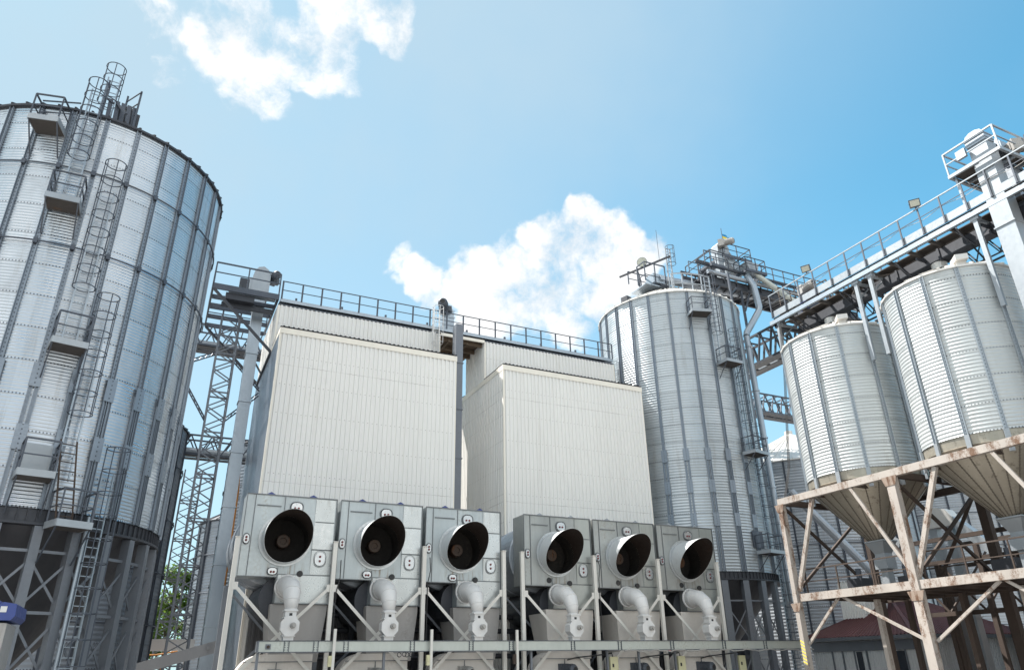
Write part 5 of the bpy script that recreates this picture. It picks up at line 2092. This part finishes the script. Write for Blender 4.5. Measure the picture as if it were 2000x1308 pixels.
# ================================================================== LOW THINGS AT THE LEFT
cb = thing('equipment_cabinet', 'beige cabinet with a blue cover at the lower left corner', 'cabinet', (-3.4, 20, 0))
b = MB()
b.box(-4.6, -2.62, 19.8, 21.4, 0, 3.22)
b.box(-2.66, -2.6, 19.78, 19.799, 0, 3.2)
b.build('body', M['hopperpaint'], cb)
b = MB()
b.prism([(-4.7, 19.7, 3.27), (-2.55, 19.7, 3.27), (-2.48, 19.7, 3.36), (-2.5, 19.7, 3.6), (-2.75, 19.7, 3.64), (-2.8, 19.7, 3.56), (-2.86, 19.7, 3.68), (-4.7, 19.7, 3.7)], (0, 1.8, 0))
b.build('cover', M['blue'], cb)
b = MB()
b.box(-2.78, -2.66, 19.69, 19.699, 3.43, 3.55)
b.build('sticker', M['white'], cb)
b = MB()
b.box(-3.2, 3.4, 55, 55.6, 3.45, 4.1)
b.box(-3.2, 3.4, 54.96, 54.999, 4.06, 4.14)
for x in (-2, .5, 3):
    b.box(x - .12, x + .12, 55.1, 55.4, 0, 3.45)
o = b.build('concrete_beam', M['whitewall'], None, at=(0, 55.2, 0))
tag(o, 'whitewashed horizontal beam low between the huge silo and the pale elevator shaft', 'beam')
b = MB()
b.tube([(-6, 54, 3.15), (1.2, 54, 3.2), (2.1, 54, 3.35), (2.4, 54, 3.4)], .05, 8)
for x in (-1, .6, 1.6):
    b.bar((x, 54, 0), (x, 54, 3.12), .05, .05)
o = b.build('gas_pipe', M['orange'], None, at=(0, 54, 3.15))
tag(o, 'thin orange pipe low behind the legs of the huge silo', 'pipe')
b = MB()
b.prism([(-.6, 36, 1.9), (3.2, 36, 2.95), (3.2, 36, 3.45), (-.6, 36, 2.35)], (0, .7, 0))
b.box(1.0, 3.0, 36.1, 36.6, 0, 2.2)
b.box(2.72, 2.86, 35.94, 35.999, 3.05, 3.19)
o = b.build('concrete_ramp', M['concrete'], None, at=(1.3, 36.3, 0))
tag(o, 'slanting grey concrete slab at the foot of the pale elevator shaft', 'ramp')
b = MB()
for i in range(26):
    z = .4 + i * .13
    b.ring((-4.1, 31.2, z), .30, .035, n=20, m=5)
b.tube([(-4.1, 31.2, .3), (-4.1, 31.2, 3.8)], .30, 20)
o = b.build('flexible_duct', M['window'], None, at=(-4.1, 31.2, 0))
tag(o, 'silvery ribbed duct standing inside the legs of the huge silo', 'duct')
b = MB()
pts = [(-5.6, 30.3, 2.25), (-5.0, 30.3, 2.2), (-4.4, 30.3, 2.25), (-4.05, 30.4, 2.6), (-4.0, 30.6, 3.3)]
b.tube(pts, .24, 16)
for i in range(20):
    f = i / 20 * 2.98
    k = int(f)
    p = Vector(pts[k]).lerp(Vector(pts[k + 1]), f - k)
    b.ring(p, .25, .025, u=(0, 1, 0), w=(0, 0, 1), n=16)
o = b.build('flexible_duct', M['black'], None, at=(-5, 30.3, 2))
tag(o, 'black corrugated hose bending upward inside the legs of the huge silo', 'duct')


# ================================================================== TREES
def leaf_mat():
    m, nt, bs = mat_new('tree_leaves')
    g = NG(nt)
    oi = g.n('ShaderNodeObjectInfo')
    ge = g.n('ShaderNodeNewGeometry')
    v = g.n('ShaderNodeTexWhiteNoise', noise_dimensions='1D')
    g.l(ge.outputs['Random Per Island'], v.inputs['W'])
    col = g.mix(v.outputs['Value'], (.035, .085, .012), (.10, .17, .028))
    g.l(col, bs.inputs['Base Color'])
    bs.inputs['Roughness'].default_value = .5
    tr = g.n('ShaderNodeBsdfTranslucent')
    g.l(g.mix(.5, col, (.2, .32, .03)), tr.inputs['Color'])
    mx = g.n('ShaderNodeMixShader')
    mx.inputs[0].default_value = .35
    g.l(bs.outputs[0], mx.inputs[1])
    g.l(tr.outputs[0], mx.inputs[2])
    g.l(mx.outputs[0], nt.nodes['Material Output'].inputs['Surface'])
    return m


LEAF = leaf_mat()


def tree(label, x, y, h, r, seed, n=5200):
    rg = random.Random(seed)
    root = thing('broadleaf_tree', label, 'tree', (x, y, 0), 'trees behind the lattice masts')
    t = MB()
    pts = [(x, y, 0), (x + .15, y, h * .3), (x - .1, y + .1, h * .6), (x + .1, y, h * .9)]
    t.tube(pts, [.28, .22, .14, .05], 10)
    cl = []
    for i in range(26):
        a, e = rg.uniform(0, 2 * PI), rg.uniform(-.35, 1)
        rr = r * rg.uniform(.25, 1.) * math.cos(e * 1.25) ** .7
        c = Vector((x + rr * math.cos(a), y + rr * math.sin(a), h * .58 + e * h * .40))
        cl.append((c, rg.uniform(.45, 1.0) * r * .36))
        s = Vector(pts[1]).lerp(Vector(pts[3]), rg.uniform(.0, .8))
        t.tube([s, s.lerp(c, .5) + Vector((0, 0, .2)), c], [.07, .05, .02], 5)
    t.build('trunk', M['bark'], root)
    lv = MB()
    for i in range(n):
        c, cr = cl[rg.randrange(len(cl))]
        d = Vector((rg.gauss(0, 1), rg.gauss(0, 1), rg.gauss(0, .8))).normalized() * cr * rg.random() ** .4
        p = c + d
        u = Vector((rg.gauss(0, 1), rg.gauss(0, 1), rg.gauss(0, .6))).normalized()
        w = u.cross(Vector((rg.gauss(0, 1), rg.gauss(0, 1), rg.gauss(0, 1)))).normalized()
        s = rg.uniform(.11, .2)
        lv.add([p - u * s, p + w * s * .55, p + u * s, p - w * s * .55], [(0, 1, 2, 3)])
    lv.build('crown', LEAF, root)


tree('leafy green tree directly behind the lattice masts, the largest in the gap', 2.2, 76, 11.2, 3.0, 1)
tree('smaller leafy green tree at the left of the gap, against the huge silo', -.3, 72, 8.2, 2.5, 2, 4200)
tree('bushy green tree at the right of the gap, behind the pale elevator shaft', 5.2, 80, 9.0, 2.6, 3, 4200)
# ================================================================== SKY, SUN, CAMERA
SUN_AZ, SUN_EL = -41., 57.      # degrees; azimuth from +Y towards +X
world = bpy.data.worlds.new("World")
scene.world = world
world.use_nodes = True
wt = world.node_tree
g = NG(wt)
bg = wt.nodes['Background']
sky = g.n('ShaderNodeTexSky', sky_type='NISHITA')
sky.sun_disc = False
sky.sun_elevation = R_(SUN_EL)
sky.sun_rotation = R_(SUN_AZ)
sky.altitude = 100
sky.air_density = 1.0
sky.dust_density = .6
sky.ozone_density = 1.6
d = g.vm('NORMALIZE', g.n('ShaderNodeTexCoord').outputs['Generated'])
# clouds: billows round a few directions in the sky, broken up by noise
n1 = g.n('ShaderNodeTexNoise')
g.l(d, n1.inputs['Vector'])
n1.inputs['Scale'].default_value = 9
n1.inputs['Detail'].default_value = 4
n1.inputs['Roughness'].default_value = .62
off = g.vm('MULTIPLY', g.vm('SUBTRACT', n1.outputs['Color'], (.5, .5, .5)), (.10, .10, .10))
dd = g.vm('NORMALIZE', g.vm('ADD', d, off))
CLOUDS = [(-0.019, 0.729, 0.684, 0.0485, 0.90), (-0.100, 0.714, 0.693, 0.0237, 0.54), (-0.079, 0.725, 0.684, 0.0229, 0.56), (-0.010, 0.693, 0.721, 0.0295, 0.77), (0.043, 0.710, 0.703, 0.0393, 0.72), (0.094, 0.710, 0.698, 0.0375, 0.72), (0.132, 0.722, 0.679, 0.0198, 0.56), (0.111, 0.662, 0.741, 0.0357, 0.85), (0.148, 0.652, 0.744, 0.0295, 0.81), (0.085, 0.683, 0.726, 0.0306, 0.77), (0.007, 0.758, 0.652, 0.0318, 0.77), (-0.041, 0.754, 0.655, 0.0311, 0.61), (0.034, 0.757, 0.653, 0.0258, 0.54), (-0.081, 0.754, 0.652, 0.0219, 0.45), (0.382, 0.780, 0.495, 0.0434, 1.00), (0.347, 0.806, 0.480, 0.0370, 1.00), (0.425, 0.738, 0.524, 0.0495, 1.00), (0.451, 0.711, 0.540, 0.0328, 1.00), (0.491, 0.700, 0.519, 0.0403, 1.00), (0.523, 0.689, 0.503, 0.0327, 1.00), (0.398, 0.799, 0.450, 0.0499, 1.00), (0.444, 0.764, 0.468, 0.0536, 1.00), (0.499, 0.731, 0.465, 0.0431, 1.00), (0.471, 0.771, 0.428, 0.0370, 1.00), (0.482, 0.779, 0.400, 0.0281, 1.00), (0.369, 0.820, 0.438, 0.0371, 1.00), (0.241, 0.825, 0.511, 0.0202, 0.66), (0.267, 0.826, 0.496, 0.0241, 0.80), (0.289, 0.829, 0.479, 0.0216, 0.70), (0.308, 0.832, 0.461, 0.0230, 0.60)]
best = None
for (x, y, z, r, w_) in CLOUDS:
    dt = g.vm('DOT_PRODUCT', dd, (x, y, z))
    v = g.ramp(dt, math.cos(r * 1.45), math.cos(r * .25), 0, w_)
    best = v if best is None else g.m('MAXIMUM', best, v)
f1 = g.noise(d, 9, 9, .62)
f3 = g.noise(dd, 30, 6, .7)
f2 = g.noise(d, 3.2, 6, .6)
dens = g.ramp(g.m('ADD', g.m('ADD', best, g.m('MULTIPLY', g.m('SUBTRACT', f1, .5), 2.9)), g.m('MULTIPLY', g.m('SUBTRACT', f3, .5), 1.1)), .26, 1.15)
dens = g.m('MULTIPLY', dens, g.ramp(best, .02, .35))
# other bright clouds, added unseen behind the camera to fill and mirror in metal
vd = g.vm('DOT_PRODUCT', d, (-.5, -.83, .25))
other = g.m('MULTIPLY', g.ramp(g.m('ADD', f2, g.m('MULTIPLY', g.m('SUBTRACT', f1, .5), .5)), .40, .60), g.ramp(vd, -.1, .35, 0, 1))
shade2 = (8.1, 7.7, 7.2)
# thin veil of high haze, stronger towards the sun side
veil = g.m('MULTIPLY', g.ramp(g.noise(d, 2.0, 5, .6), .35, .75), .16)
sd = (math.sin(R_(SUN_AZ)) * math.cos(R_(SUN_EL)), math.cos(R_(SUN_AZ)) * math.cos(R_(SUN_EL)), math.sin(R_(SUN_EL)))
dz = g.xyz(d)[2]
hz = g.ramp(dz, .56, .10, 0, .75)
veil = g.m('ADD', veil, g.ramp(g.vm('DOT_PRODUCT', d, sd), .18, .92, .04, .78))
shade = g.mix(g.ramp(f1, .3, .65), (3.0, 3.3, 3.55), (4.7, 4.7, 4.7))
skyc = g.mix(1., sky.outputs[0], (.36, 1.03, 1.0), 'MULTIPLY')
s0 = g.mix(g.m('MINIMUM', veil, .92), skyc, (2.3, 2.95, 3.4))
s0 = g.mix(hz, s0, (2.75, 3.3, 3.7))
col = g.mix(dens, s0, shade)
col = g.mix(other, col, shade2)
g.l(col, bg.inputs['Color'])
bg.inputs['Strength'].default_value = 0.11

sun = bpy.data.lights.new('sun', 'SUN')
sun.energy = 4.8
sun.angle = R_(.5)
sun.color = (1, .96, .90)
so = bpy.data.objects.new('sun', sun)
COL.objects.link(so)
so.rotation_euler = Vector(sd).to_track_quat('Z', 'Y').to_euler()
so.location = (0, 0, 60)

cam = bpy.data.cameras.new('camera')
co = bpy.data.objects.new('camera', cam)
COL.objects.link(co)
yaw, pit, rol = .453784, .431455, -.0166198
fw = Vector((math.sin(yaw) * math.cos(pit), math.cos(yaw) * math.cos(pit), math.sin(pit)))
rt = Vector((math.cos(yaw), -math.sin(yaw), 0))
up = rt.cross(fw)
r2 = rt * math.cos(rol) + up * math.sin(rol)
u2 = up * math.cos(rol) - rt * math.sin(rol)
mw = Matrix((r2, u2, -fw)).transposed().to_4x4()
mw.translation = (0, 0, 2.2)
co.matrix_world = mw
cam.sensor_width = 36
cam.lens = 1404.57 / 2000 * 36
cam.clip_end = 5000
scene.camera = co
scene.view_settings.view_transform = 'Standard'
scene.view_settings.look = 'None'
scene.view_settings.exposure = 1.18
scene.view_settings.gamma = 1
